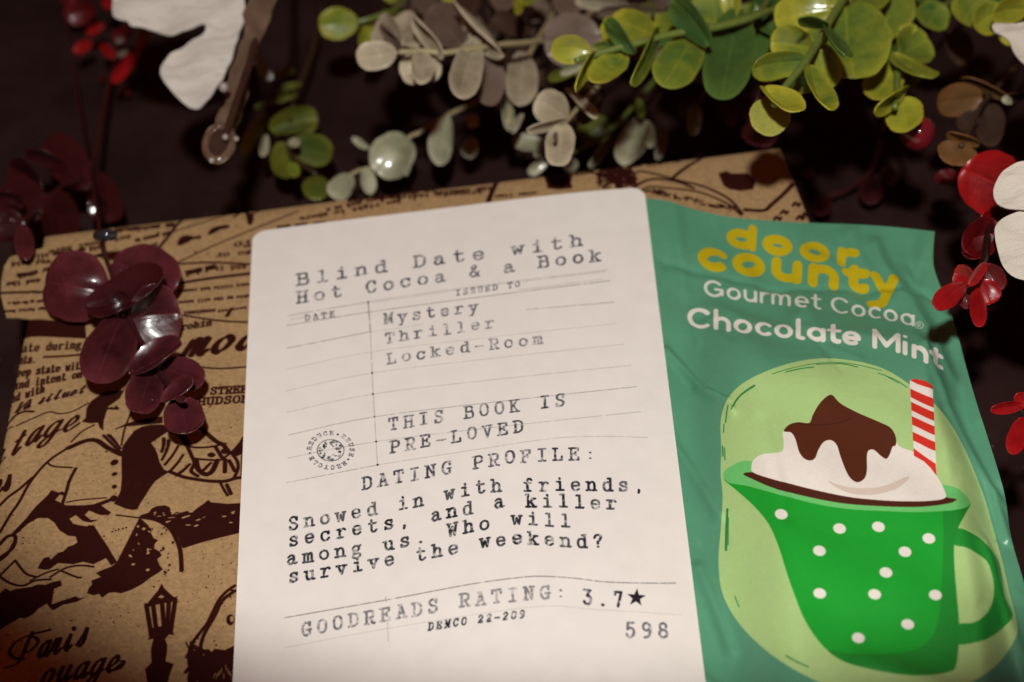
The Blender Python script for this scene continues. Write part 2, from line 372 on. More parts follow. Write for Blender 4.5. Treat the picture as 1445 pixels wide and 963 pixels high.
def mat_leaf(name, c_in, c_tip, rough=0.42, spec=0.5, vein=0.12, coat=0.15, trans=0.18, rel=1.0):
    """moulded plastic leaf: c_in on the face, c_tip in patches toward the rim and along the rib; fine veins; a little light comes through"""
    m_, nt, bs = mat_new(name); N = nt.nodes; K = nt.links
    def math_(op, a, b=None, c=None):
        n_ = N.new('ShaderNodeMath'); n_.operation = op
        for k, v in enumerate((a, b, c)):
            if v is None: continue
            if isinstance(v, (int, float)): n_.inputs[k].default_value = v
            else: K.new(v, n_.inputs[k])
        return n_.outputs[0]
    uv = N.new('ShaderNodeUVMap'); uv.uv_map = 'UVMap'; sp = N.new('ShaderNodeSeparateXYZ'); K.new(uv.outputs['UV'], sp.inputs[0])
    rm = N.new('ShaderNodeUVMap'); rm.uv_map = 'rim'; rp = N.new('ShaderNodeSeparateXYZ'); K.new(rm.outputs['UV'], rp.inputs[0])
    U_, X_, R_ = sp.outputs['X'], sp.outputs['Y'], rp.outputs['X']; aX = math_('ABSOLUTE', X_)
    tc = N.new('ShaderNodeTexCoord'); oi = N.new('ShaderNodeObjectInfo')
    nz = N.new('ShaderNodeTexNoise'); nz.noise_dimensions = '4D'; nz.inputs['Scale'].default_value = 210; nz.inputs['Detail'].default_value = 6; nz.inputs['Roughness'].default_value = .6
    K.new(tc.outputs['Object'], nz.inputs['Vector']); K.new(oi.outputs['Random'], nz.inputs['W'])
    fine = N.new('ShaderNodeTexNoise'); fine.inputs['Scale'].default_value = 1500; fine.inputs['Detail'].default_value = 4; K.new(tc.outputs['Object'], fine.inputs['Vector'])
    r4 = math_('POWER', R_, 5.0)
    f = math_('MULTIPLY_ADD', nz.outputs['Fac'], 2.2, -1.05); f = math_('MULTIPLY_ADD', r4, .55, f); f = math_('MULTIPLY_ADD', U_, .35, f)
    f = math_('MULTIPLY_ADD', oi.outputs['Random'], .5, f)
    rib = math_('POWER', math_('SUBTRACT', 1.0, math_('MINIMUM', math_('MULTIPLY', aX, 14.0), 1.0)), 2.0)
    f = math_('MULTIPLY_ADD', rib, .5, f); cl = N.new('ShaderNodeClamp'); K.new(f, cl.inputs['Value'])
    mx = N.new('ShaderNodeMix'); mx.data_type = 'RGBA'; K.new(cl.outputs[0], mx.inputs['Factor']); mx.inputs[6].default_value = c_in; mx.inputs[7].default_value = c_tip
    # side veins leave the rib at an angle
    vv = math_('SINE', math_('MULTIPLY', math_('MULTIPLY_ADD', aX, -.55, math_('MULTIPLY_ADD', nz.outputs['Fac'], .06, U_)), 46.0))
    vv = math_('MULTIPLY', math_('POWER', math_('MAXIMUM', vv, 0.0), 14.0), math_('SUBTRACT', 1.0, r4))
    br = math_('MULTIPLY_ADD', vv, .10, math_('MULTIPLY_ADD', fine.outputs['Fac'], .34, .80)); br = math_('MULTIPLY_ADD', rib, .10, br)
    rimc = math_('MULTIPLY', math_('POWER', R_, 40.0), .22); br = math_('ADD', br, rimc)
    m2 = N.new('ShaderNodeMix'); m2.data_type = 'RGBA'; m2.blend_type = 'MULTIPLY'; m2.inputs['Factor'].default_value = 1
    K.new(mx.outputs[2], m2.inputs[6]); K.new(br, m2.inputs[7]); K.new(m2.outputs[2], bs.inputs['Base Color'])
    hh = math_('MULTIPLY_ADD', fine.outputs['Fac'], .45, math_('MULTIPLY_ADD', vv, -.8*rel, math_('MULTIPLY', rib, -1.0)))
    bp = N.new('ShaderNodeBump'); bp.inputs['Strength'].default_value = .35+vein; bp.inputs['Distance'].default_value = 0.00022
    K.new(hh, bp.inputs['Height']); K.new(bp.outputs['Normal'], bs.inputs['Normal'])
    K.new(math_('MULTIPLY_ADD', nz.outputs['Fac'], .25, rough-.12), bs.inputs['Roughness']); bs.inputs['Specular IOR Level'].default_value = spec
    bs.inputs['Coat Weight'].default_value = coat; bs.inputs['Coat Roughness'].default_value = 0.10
    tr = N.new('ShaderNodeBsdfTranslucent'); K.new(m2.outputs[2], tr.inputs['Color']); ms = N.new('ShaderNodeMixShader'); ms.inputs[0].default_value = trans
    out = [n_ for n_ in N if n_.type == 'OUTPUT_MATERIAL'][0]
    K.new(bs.outputs[0], ms.inputs[1]); K.new(tr.outputs[0], ms.inputs[2]); K.new(ms.outputs[0], out.inputs['Surface'])
    return m_

# ------------------------------------------------------------------ the table top
mt, nt, bs = mat_new('dark_leatherette'); N = nt.nodes; K = nt.links
tc = N.new('ShaderNodeTexCoord')
nz = N.new('ShaderNodeTexNoise'); nz.inputs['Scale'].default_value = 38; nz.inputs['Detail'].default_value = 9; nz.inputs['Roughness'].default_value = 0.62
K.new(tc.outputs['Object'], nz.inputs['Vector'])
r = N.new('ShaderNodeValToRGB'); r.color_ramp.elements[0].position = 0.4; r.color_ramp.elements[1].position = 0.64
r.color_ramp.elements[0].color = (0.014, 0.0030, 0.0020, 1); r.color_ramp.elements[1].color = (0.027, 0.0105, 0.0090, 1)
K.new(nz.outputs['Fac'], r.inputs['Fac'])
vo = N.new('ShaderNodeTexVoronoi'); vo.inputs['Scale'].default_value = 420; K.new(tc.outputs['Object'], vo.inputs['Vector'])
lt = N.new('ShaderNodeMath'); lt.operation = 'LESS_THAN'; lt.inputs[1].default_value = 0.075; K.new(vo.outputs['Distance'], lt.inputs[0])
ng = N.new('ShaderNodeTexNoise'); ng.inputs['Scale'].default_value = 90; K.new(tc.outputs['Object'], ng.inputs['Vector'])
gt = N.new('ShaderNodeMath'); gt.operation = 'GREATER_THAN'; gt.inputs[1].default_value = 0.56; K.new(ng.outputs['Fac'], gt.inputs[0])
mu = N.new('ShaderNodeMath'); mu.operation = 'MULTIPLY'; K.new(lt.outputs[0], mu.inputs[0]); K.new(gt.outputs[0], mu.inputs[1])
dm = N.new('ShaderNodeMix'); dm.data_type = 'RGBA'; K.new(mu.outputs[0], dm.inputs['Factor']); K.new(r.outputs['Color'], dm.inputs[6]); dm.inputs[7].default_value = (.12, .095, .085, 1)
K.new(dm.outputs[2], bs.inputs['Base Color'])
bs.inputs['Roughness'].default_value = 0.9; bs.inputs['Specular IOR Level'].default_value = 0.22
n2 = N.new('ShaderNodeTexNoise'); n2.inputs['Scale'].default_value = 600; n2.inputs['Detail'].default_value = 6; K.new(tc.outputs['Object'], n2.inputs['Vector'])
bp = N.new('ShaderNodeBump'); bp.inputs['Strength'].default_value = 0.5; bp.inputs['Distance'].default_value = 0.0006
K.new(n2.outputs['Fac'], bp.inputs['Height']); K.new(bp.outputs['Normal'], bs.inputs['Normal'])
g = 24; vs = [(-1.5+3*i/g, -1.2+3*j/g, 0) for j in range(g+1) for i in range(g+1)]
fs = [(j*(g+1)+i, j*(g+1)+i+1, (j+1)*(g+1)+i+1, (j+1)*(g+1)+i) for j in range(g) for i in range(g)]
o = link('table_top_surface', mesh('table_top_surface', vs, fs), mt); o['kind'] = 'structure'

# ------------------------------------------------------------------ the wrapped book
def bil(corn):
    c = np.array(corn)
    def f(s, t):
        s = s[:, None]; t = t[:, None]
        return (c[0]*(1-s)+c[1]*s)*(1-t)+(c[3]*(1-s)+c[2]*s)*t
    return f
bookc = [at(62, 330, 30)[0], at(1101, 204.5, 30)[0], at(1430, 1030, 30)[0], at(-77, 1030, 30)[0]]
bxy = bil(bookc)
def book_pos(s, t):
    P = bxy(s, t).copy()
    e = np.minimum(np.minimum(s, 1-s)*BW, t*BH)
    P[:, 2] = 0.030 - 0.0009*np.exp(-np.clip(e, 0, None)/1.0) + 0.00012*np.sin(s*19+t*7)+0.00008*np.sin(t*31+s*5)
    return P
BW = np.linalg.norm(bookc[1]-bookc[0])/MM; BH = np.linalg.norm((bookc[3]+bookc[2]-bookc[0]-bookc[1])/2)/MM
FX0 = 15.0   # the flap sticks out to the left of the book, printed on the same canvas
book = Sheet(book_pos, BW, BH)
class Off:   # canvas shifted to hold the flap
    def inv(s, pts): return [(a+FX0, b) for a, b in book.inv(pts)]
bk = Off(); cvb = Canvas(BW+FX0, BH, 9)
L = cvb.layer()
K_ = 0.0
def bp_(z, pts, **k): px_poly(bk, cvb, L, z(pts), **k)
def bs_(z, pts, wd, **k): px_stroke(bk, cvb, L, z(pts), wd, **k)
NIB = (math.radians(30), 0.35)
# the torso and the coat
bp_(ZB, [(50, 700), (58, 655), (90, 610), (130, 560), (175, 536), (230, 524), (300, 522), (340, 535), (352, 556), (300, 590), (232, 637), (255, 668), (272, 705), (285, 755), (312, 800), (345, 815), (300, 842), (258, 872), (225, 915), (195, 965), (165, 1010), (148, 1045), (120, 1050), (70, 1040), (2, 1010), (20, 985), (45, 930), (52, 850), (50, 780)])
bp_(Z5, [(105, 312), (140, 268), (175, 235), (205, 205), (200, 225), (228, 215), (215, 240), (262, 262), (300, 262), (330, 262), (370, 258), (425, 238), (440, 232), (438, 246), (400, 262), (440, 290), (425, 305), (360, 330), (330, 325), (300, 300), (275, 315), (290, 335), (340, 345), (368, 340), (400, 385), (430, 430), (462, 488), (440, 500), (420, 470), (400, 480), (370, 495), (330, 485), (290, 495), (230, 490), (200, 512), (180, 517), (150, 512), (158, 492), (175, 470), (195, 466), (200, 478), (230, 450), (250, 445), (270, 425), (290, 420), (307, 408), (300, 385), (270, 382), (235, 360), (215, 330), (190, 312), (150, 312), (110, 335), (60, 380), (40, 380)])
bp_(Z5, [(352, 282), (395, 300), (430, 300), (400, 318), (360, 320), (335, 300)], erase=True)
bp_(Z5, [(278, 312), (300, 318), (335, 325), (360, 340), (320, 342), (290, 335)], erase=True)
bp_(Z5, [(555, 312), (575, 330), (600, 355), (598, 372), (608, 392), (625, 400), (612, 415), (610, 432), (632, 445), (640, 460), (622, 475), (632, 500), (645, 515), (628, 528), (600, 545), (560, 575), (520, 596), (480, 610), (455, 606), (430, 608), (405, 627), (392, 612), (370, 618), (345, 610), (352, 590), (365, 575), (362, 560), (400, 545), (380, 530), (400, 520), (440, 505), (468, 485), (500, 420), (530, 360)])
bp_(Z5, [(555, 302), (590, 290), (600, 275), (620, 265), (655, 262), (672, 270), (680, 300), (700, 288), (720, 290), (740, 284), (760, 290), (785, 270), (800, 260), (825, 240), (835, 250), (860, 252), (900, 256), (1010, 250), (1010, 352), (943, 372), (870, 390), (800, 408), (725, 432), (715, 420), (708, 395), (690, 366), (650, 330), (600, 312)])
for k in range(26):
    x, y = random.uniform(590, 930), random.uniform(285, 350); bp_(Z5, ell(x, y, random.uniform(3, 13), random.uniform(1.5, 4), random.uniform(-.5, .2), 7), erase=True)
for k in range(34):
    x, y = random.uniform(500, 690), random.uniform(330, 530); e = x < 600
    bp_(Z5, ell(x, y, random.uniform(2, 9), random.uniform(2, 6), random.uniform(-1, 1), 7), erase=e)
bs_(Z5, [(560, 308), (620, 320), (670, 350), (700, 400), (715, 450), (719, 520)], 0.75)
bs_(Z5, [(370, 345), (462, 490)], 0.3); bs_(Z5, [(460, 300), (555, 312)], 0.3); bs_(Z5, [(555, 312), (462, 495)], 0.3)
for x, y in ((412, 384), (445, 366), (458, 362), (470, 357), (486, 354), (500, 350)): bp_(Z5, ell(x, y, 4, 3))
bp_(Z5, [(0, 610), (22, 590), (40, 602), (60, 594), (120, 586), (150, 575), (180, 577), (210, 565), (240, 560), (245, 580), (214, 592), (208, 630), (204, 655), (240, 642), (300, 622), (312, 630), (335, 627), (300, 645), (250, 655), (210, 678), (198, 668), (185, 650), (170, 660), (150, 672), (135, 690), (100, 710), (80, 706), (60, 718), (30, 735), (-30, 775)])
bs_(Z5, [(0, 545), (40, 570), (90, 580), (140, 560), (200, 555)], 0.45); bs_(Z5, [(60, 480), (100, 530), (140, 545)], 0.45); bs_(Z5, [(60, 480), (20, 520), (0, 540)], 0.4)
bs_(Z5, [(240, 520), (300, 545), (320, 548)], 0.4); bs_(Z5, [(200, 545), (260, 510), (320, 500), (370, 505)], 0.4); bs_(Z5, [(120, 560), (180, 530), (230, 515)], 0.35)
bs_(Z5, [(0, 415), (30, 385), (60, 385), (50, 430), (0, 470)], 0.7); bs_(Z5, [(0, 480), (30, 455), (52, 415)], 0.5)
for k in range(9): bs_(Z5, [(110+k*9, 320-k*5), (175+k*8, 245-k*4), (205+k*6, 205+k*2)], 0.35)
bs_(Z5, [(0, 368), (40, 300), (75, 250), (110, 185), (150, 130), (200, 80), (270, 35), (340, 8), (380, 8), (420, 35), (476, 62)], 0.55)
bs_(Z5, [(270, 35), (340, 6), (385, 6), (425, 33), (478, 60)], 1.0)
bs_(Z5, [(190, 95), (215, 108), (285, 112)], 0.4); bs_(Z5, [(300, 115), (275, 165), (265, 200), (245, 262)], 0.6)
for x, y, a, b in ((453, 92, 17, 11), (453, 138, 12, 7), (453, 188, 10, 8), (450, 235, 16, 12)): bp_(Z5, ell(x, y, a, b, -.4))
bs_(Z5, [(262, 250), (320, 240), (420, 232)], 0.3)
bs_(Z5, [(410, -15), (476, 50)], 0.6); bs_(ZA, [(665, 235), (700, 270), (745, 320)], 0.5); bs_(ZA, [(680, 240), (720, 290)], 0.6)
bs_(ZA, [(820, 70), (770, 200), (750, 300)], 0.35)
for k in range(8): bs_(ZA, [(715+k*8, 200-k*3), (820, 165+k*3-8), (1000, 125+k*5)], 0.28)
bs_(ZA, [(440, 280), (500, 220), (580, 175)], 0.35)
bs_(ZA, [(100, 180), (200, 135), (300, 95), (370, 105), (450, 90), (545, 40)], 0.35)
bs_(ZA, [(30, 200), (90, 120), (150, 92), (205, 92)], 0.6); bs_(ZA, [(20, 250), (50, 200), (80, 185)], 0.35)
# the dark bird like flourish
bp_(ZA, [(535, 70), (560, 30), (600, 0), (640, -30), (760, -40), (790, -80), (740, 10), (700, 40), (670, 60), (655, 100), (640, 150), (637, 210), (615, 190), (605, 160), (560, 165), (505, 155), (530, 130)])
for k in range(5): bs_(ZA, [(655, 75), (690+k*10, 66+k*3)], 0.3)
bp_(ZA, [(712, 52), (740, 72), (705, 76)])
# the sleeve and the hand at the right
for a, b in (((310, 610), (298, 690)), ((345, 625), (300, 740)), ((400, 655), (318, 770)), ((430, 710), (345, 815)), ((470, 768), (390, 835)), ((340, 620), (325, 680))): bs_(ZB, [a, ((a[0]+b[0])/2+6, (a[1]+b[1])/2), b], 1.0, nib=(1.2, 0.5))
bs_(ZB, [(345, 812), (430, 845), (520, 862), (600, 872), (690, 872), (750, 855), (785, 850)], 0.75)
bs_(ZB, [(455, 655), (520, 665), (600, 660), (650, 650), (690, 640)], 0.5); bs_(ZB, [(500, 732), (580, 740), (660, 740), (700, 715), (730, 690)], 0.5)
bs_(ZB, [(455, 655), (480, 710), (500, 760), (480, 810), (520, 840)], 0.7); bs_(ZB, [(540, 540), (590, 590), (640, 630), (680, 650), (715, 700)], 0.9)
bs_(ZB, [(630, 660), (670, 725), (690, 740)], 0.7); bs_(ZB, [(730, 700), (765, 750), (768, 800), (740, 860)], 0.6); bs_(ZB, [(715, 745), (750, 810)], 0.7); bs_(ZB, [(690, 740), (688, 815)], 0.8)
bs_(ZB, [(510, 745), (525, 800), (570, 830), (610, 810), (640, 745)], 1.0); bs_(ZB, [(555, 805), (600, 760)], 0.6)
bp_(ZB, ell(605, 710, 25, 15)); bp_(ZB, ell(685, 688, 22, 17)); bp_(ZB, [(795, 600), (770, 640), (725, 690), (760, 720), (800, 700), (860, 690), (860, 560)])
bp_(ZB, [(785, 850), (790, 700), (860, 700), (860, 870)]); bs_(ZB, [(655, 870), (680, 920), (705, 960)], 0.5); bs_(ZB, [(700, 895), (725, 950)], 0.7)
bs_(ZB, [(345, 560), (400, 580), (450, 640)], 0.9); bs_(ZB, [(430, 590), (460, 650)], 1.2)
# the street lantern
bp_(Z5, [(640, 572), (650, 590), (665, 605), (688, 625), (702, 624), (696, 642), (640, 650), (596, 662), (578, 672), (570, 650), (584, 650), (604, 625), (625, 600)])
bp_(Z5, [(625, 626), (638, 616), (652, 624), (640, 630)], erase=True)
for a, b in (((580, 660), (600, 780)), ((607, 662), (618, 750)), ((642, 652), (650, 750)), ((694, 636), (676, 760)), ((668, 645), (664, 745))): bs_(Z5, [a, b], 0.75)
bp_(Z5, [(600, 748), (630, 742), (676, 738), (684, 760), (690, 776), (670, 772), (655, 790), (604, 790), (585, 795), (592, 780)])
bp_(Z5, [(608, 788), (652, 788), (662, 815), (660, 850), (655, 880), (688, 890), (672, 930), (655, 1010), (590, 1010), (575, 910), (600, 885), (598, 830)])
# the ornate frame at the lower right
bs_(Z5, [(930, 580), (895, 605), (865, 640), (840, 690), (820, 730), (785, 775), (755, 820), (748, 880), (760, 940)], 0.55); bs_(Z5, [(930, 600), (880, 640), (850, 700), (805, 780), (790, 850)], 0.6)
for k in range(16):
    t = k/15; bp_(Z5, ell(925-170*t+random.uniform(-9, 9), 590+260*t**1.1+random.uniform(-8, 8), random.uniform(4, 11), random.uniform(2, 5), random.uniform(-2, 2), 8))
for k in range(42): bs_(Z5, [(random.uniform(735, 830), random.uniform(800, 963)), (random.uniform(745, 830), random.uniform(820, 975)), (random.uniform(755, 850), random.uniform(850, 985))], random.uniform(.25, .7))
bp_(Z5, [(830, 850), (850, 830), (890, 835), (940, 812), (1010, 810), (1010, 1010), (790, 1010), (800, 940), (840, 900)])
for k in range(10): bs_(Z5, [(870+k*8, 985), (850+k*12, 935), (840+k*14, 905)], 0.35, val=1) ; px_poly(bk, cvb, L, Z5(ell(850+k*9, 930+random.uniform(-25, 30), 2, 14, .5-k*.12, 8)), erase=True)
bp_(Z5, ell(912, 715, 16, 22)); bp_(Z5, ell(918, 712, 8, 12), erase=True)
# lettering on the wrapping
W = lambda z, text, base, cap, wd, **k: typed(bk, cvb, L, text, z(base), cap, wd, **{**dict(jit=0, fade=0, pitch=1), **k})
W(Z5, 'aris', [(145, 866), (240, 842), (335, 812)], 30, 0.75, shear=.35, nib=NIB, prop=True, up=(0.12, -1), table=CUR)
bs_(Z5, [(128, 765), (105, 815), (85, 865), (60, 893), (20, 905)], .7, nib=NIB); bs_(Z5, [(95, 870), (60, 868), (38, 845), (55, 810), (105, 780), (140, 785), (150, 805), (120, 838), (95, 842)], .6, nib=NIB)
bs_(Z5, [(130, 770), (165, 763), (200, 754)], .4)
W(Z5, 'ouage', [(155, 975), (300, 948), (455, 915)], 30, 0.75, shear=.35, nib=NIB, prop=True, up=(0.12, -1), table=CUR); bs_(Z5, [(440, 915), (475, 905), (492, 882), (480, 880)], 0.5)
W(ZA, 'ntage', [(-60, 455), (100, 345), (250, 260), (450, 200)], 27, 0.85, shear=.35, nib=NIB, prop=True, up=(0.25, -1), table=CUR)
W(ZA, 'es', [(-40, 610), (60, 570)], 26, 0.8, shear=.35, nib=NIB, prop=True, table=CUR)
bs_(ZA, [(0, 670), (50, 620), (120, 570), (200, 500)], 0.6); bs_(ZA, [(0, 830), (60, 740), (120, 640)], 0.35); bs_(ZA, [(145, 600), (200, 500)], 0.35)
for text, a, b in (('ate during', (150, 178), (540, 152)), ('nts.', (130, 258), (238, 250)), ('eep state with', (112, 346), (565, 292)), ('and intent on', (92, 432), (548, 352)), ('nd with', (72, 522), (292, 452))):
    W(ZL, text, [a, b], 10.5, 0.42, shear=.12, nib=(1.57, 0.75) and (0.2, 0.45), prop=True, up=(0.04, -1))
bs_(ZL, [(300, 212), (420, 207), (545, 196)], 0.6); W(ZL, 'la siluet', [(105, 590), (300, 520), (560, 455)], 9, 0.55, shear=.5, nib=NIB, prop=True, table=CUR)
bs_(ZL, [(100, 590), (160, 540), (210, 500), (180, 560)], 0.35)
W(Z4, 'mod', [(735, 575), (1000, 540)], 30, 1.7, shear=.45, nib=NIB, prop=True, up=(0.1, -1), table=CUR); bs_(Z4, [(800, 618), (880, 624), (1000, 616)], 0.45)
W(Z4, 'robin', [(722, 470), (838, 452)], 8, 0.45, shear=.3, prop=True)
W(Z4, 'STREET', [(840, 727), (1010, 718)], 9.5, 0.42, shear=.15, prop=True); W(Z4, 'HUDSON', [(790, 770), (985, 758)], 9.5, 0.42, shear=.15, prop=True)
# the lines printed upside down along the far edge
UP = (0.05, 0.72)
def WU(z, text, left, right, cap=8, wd=0.32, **k): W(z, text, [right, left], cap, wd, up=UP, nib=(0.2, 0.5), prop=True, **k)
WU(ZT, 'as no home or', (60, 215), (460, 165)); WU(ZT, 'not govern to', (200, 275), (430, 225)); WU(ZT, 'the', (290, 320), (345, 300))
bs_(ZT, [(350, 345), (420, 260), (535, 135)], 0.75, smooth=False); bs_(ZT, [(400, 245), (600, 180), (900, 90), (1000, 60)], 0.35); bs_(ZT, [(490, 435), (700, 335), (1060, 185), (1300, 90)], 0.4)
for p in ([(482, 310), (500, 268), (545, 250), (600, 262), (640, 250), (635, 275), (590, 280), (550, 302), (500, 322)], [(690, 240), (710, 208), (760, 188), (830, 182), (832, 200), (780, 212), (740, 232), (700, 250)]): bp_(ZT, p, smooth=True)
bp_(ZT, [(945, 105), (1000, 105), (1000, 150), (985, 182), (962, 178), (955, 150)]); bs_(ZT, [(870, 128), (920, 95), (980, 105), (1060, 80)], 0.6)
bs_(ZT, [(425, 452), (700, 436), (970, 448)], 0.65); bs_(ZT, [(485, 578), (700, 545), (970, 512)], 0.9); bs_(ZT, [(525, 795), (750, 830), (955, 842)], 0.5)
WU(ZT, 'and about to', (470, 510), (740, 452), 11, 0.45); WU(ZT, 'and it', (740, 462), (950, 455), 9)
WU(ZT, 'very little had reason', (490, 625), (970, 575), 6, 0.28); WU(ZT, 'able my the will never', (490, 700), (970, 655), 6, 0.28)
WU(ZT, 'occasional', (530, 770), (740, 752), 7, 0.3); WU(ZT, 'have any', (760, 762), (950, 735), 5, 0.25); bp_(ZT, [(800, 805), (840, 745), (865, 742), (830, 806)])
WU(ZT, 'To', (880, 300), (990, 285), 11, 0.5); WU(ZT, 'so or', (755, 375), (985, 355), 9, 0.42)
for i, (l, r_) in enumerate((((840, 395), (1080, 370)), ((955, 350), (1445, 262)), ((1090, 305), (1445, 225)), ((1200, 260), (1560, 200)))):
    WU(ZK, ('for the man', 'so right to where', 'as their work on a', 'in some instances')[i], l, r_, 7, 0.4)
Z2 = ZM(480, 0, 3.008)
WU(Z2, 'as were not his', (60, 838), (400, 800), 8, 0.45); WU(Z2, 'property instrument', (140, 838), (600, 810), 7, 0.4); WU(Z2, 'the country', (400, 815), (640, 792), 7, 0.4)
bs_(Z2, [(628, 855), (650, 800), (672, 762)], 1.1, smooth=False); WU(Z2, 'some time', (660, 830), (830, 815), 5, 0.3)
bp_(Z2, [(860, 745), (970, 740), (985, 800), (930, 806), (880, 800)]); bs_(Z2, [(690, 765), (760, 760), (860, 745)], 0.3)
for k in range(36): bs_(Z2, [(random.uniform(1080, 1260), random.uniform(705, 800)) for q in range(3)], random.uniform(.2, .6))
WU(Z2, 'Roughly and every many', (1000, 735), (1440, 675), 6, 0.4)
bs_(Z2, [(1240, 800), (1290, 770), (1350, 760), (1440, 775), (1500, 800)], 0.7)
# far right corner
bs_(ZKR, [(130, 135), (190, 90), (265, 50)], 0.8); bs_(ZKR, [(0, 110), (60, 120), (150, 145), (250, 170), (340, 215), (390, 270)], 0.6); bs_(ZKR, [(0, 195), (40, 170), (120, 175), (230, 190), (330, 230), (385, 275)], 0.5)
bp_(ZKR, [(300, 120), (330, 110), (350, 120), (410, 118), (440, 150), (430, 180), (380, 185), (340, 178), (320, 165)])
for k in range(34): t = random.random(); bs_(ZKR, [(30+330*t+random.uniform(-14, 14), 180+75*t+random.uniform(-10, 12)) for q in range(3)], random.uniform(.2, .55))
bs_(ZKR, [(400, 255), (470, 258), (500, 235), (540, 200), (580, 158)], 0.9)
for k, (x, y) in enumerate(((545, 265), (590, 235), (605, 285), (520, 288), (625, 275))): bs_(ZKR, [(x-12, y+6), (x, y-8), (x+8, y+6), (x+16, y-4)], 0.55)
# left strip on the flap
for text, a, b in (('and home of your about', (75, 250), (420, 160)), ('not about here', (200, 150), (520, 90)), ('cities', (70, 245), (150, 235)), ('and the', (30, 280), (160, 265)), ('was told', (50, 200), (200, 190)), ('told me sleep all', (150, 170), (420, 130)), ('on our house the', (380, 70), (700, 45))):
    WU(Z4, text, a, b, 8, 0.4)
bs_(Z4, [(5, 322), (60, 320), (170, 318)], 0.8)
for text, a, b, cpx in (('it the sense at the main a', (35, 360), (240, 345), 5), ('the edge fuller Burn', (20, 392), (240, 375), 5)): WU(Z4, text, a, b, cpx, 0.3)
bp_(Z4, [(-20, 430), (22, 428), (60, 425), (100, 432), (150, 428), (220, 432), (340, 440), (345, 505), (100, 505), (60, 520), (-20, 520)])  # black band: print and the burgundy leaf's cast shadow, both inked into the colour
nB = noise2(L.shape[0], L.shape[1], 3, 1); nB2 = noise2(L.shape[0], L.shape[1], 60, 2)
L *= np.clip(0.9+0.3*nB+0.1*nB2, 0, 1)
near = noise2(L.shape[0], L.shape[1], 40, 6); spk_ = ((noise2(L.shape[0], L.shape[1], 3.2, 7) > .94) & (near > .5)).astype(np.float32); L = np.maximum(L, spk_*.8)
base = np.empty(L.shape+(3,), np.float32); base[:] = C(160, 130, 92)
fib = noise2(*L.shape, 5, 3)*0.5+noise2(*L.shape, 2, 4)*0.5
base *= (0.88+0.24*fib)[..., None]
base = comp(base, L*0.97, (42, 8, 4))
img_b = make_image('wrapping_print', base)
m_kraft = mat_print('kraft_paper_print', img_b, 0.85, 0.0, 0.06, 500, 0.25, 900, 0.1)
m_kplain = mat_plain('kraft_paper', srgb(160, 130, 92), 0.75, 500, 0.12, 0.2)
us = np.concatenate([[0, .004, .01, .02], np.linspace(.03, .97, 60), [.98, .99, .996, 1]]); vs_ = np.concatenate([[0, .004, .01, .02], np.linspace(.03, 1, 60)])
bt = thing('wrapped_book', 'book wrapped in brown kraft paper printed with old newspaper lines, scripts and a street lantern', 'book')
me = book.mesh('wrapping_front', us, vs_, bottom=False)
uvl = me.uv_layers[0].data; a = np.empty(len(uvl)*2, np.float32); uvl.foreach_get('uv', a); a = a.reshape(-1, 2); a[:, 0] = (a[:, 0]*BW+FX0)/(BW+FX0); uvl.foreach_set('uv', a.ravel())
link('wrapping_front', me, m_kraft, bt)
# sides and back of the wrapped block
ring = [(s, 0.0) for s in np.linspace(0, 1, 20)]+[(1.0, t) for t in np.linspace(0, 1, 20)[1:]]+[(s, 1.0) for s in np.linspace(1, 0, 20)[1:]]+[(0.0, t) for t in np.linspace(1, 0, 20)[1:-1]]
P = book_pos(np.array([q[0] for q in ring]), np.array([q[1] for q in ring])); n = len(ring)
vs = [tuple(p) for p in P]+[(p[0], p[1], 0.0005) for p in P]
link('wrapping_side', mesh('wrapping_side', vs, [(i, i+n, (i+1) % n+n, (i+1) % n) for i in range(n)]+[tuple(range(n, 2*n))], False), m_kplain, bt)
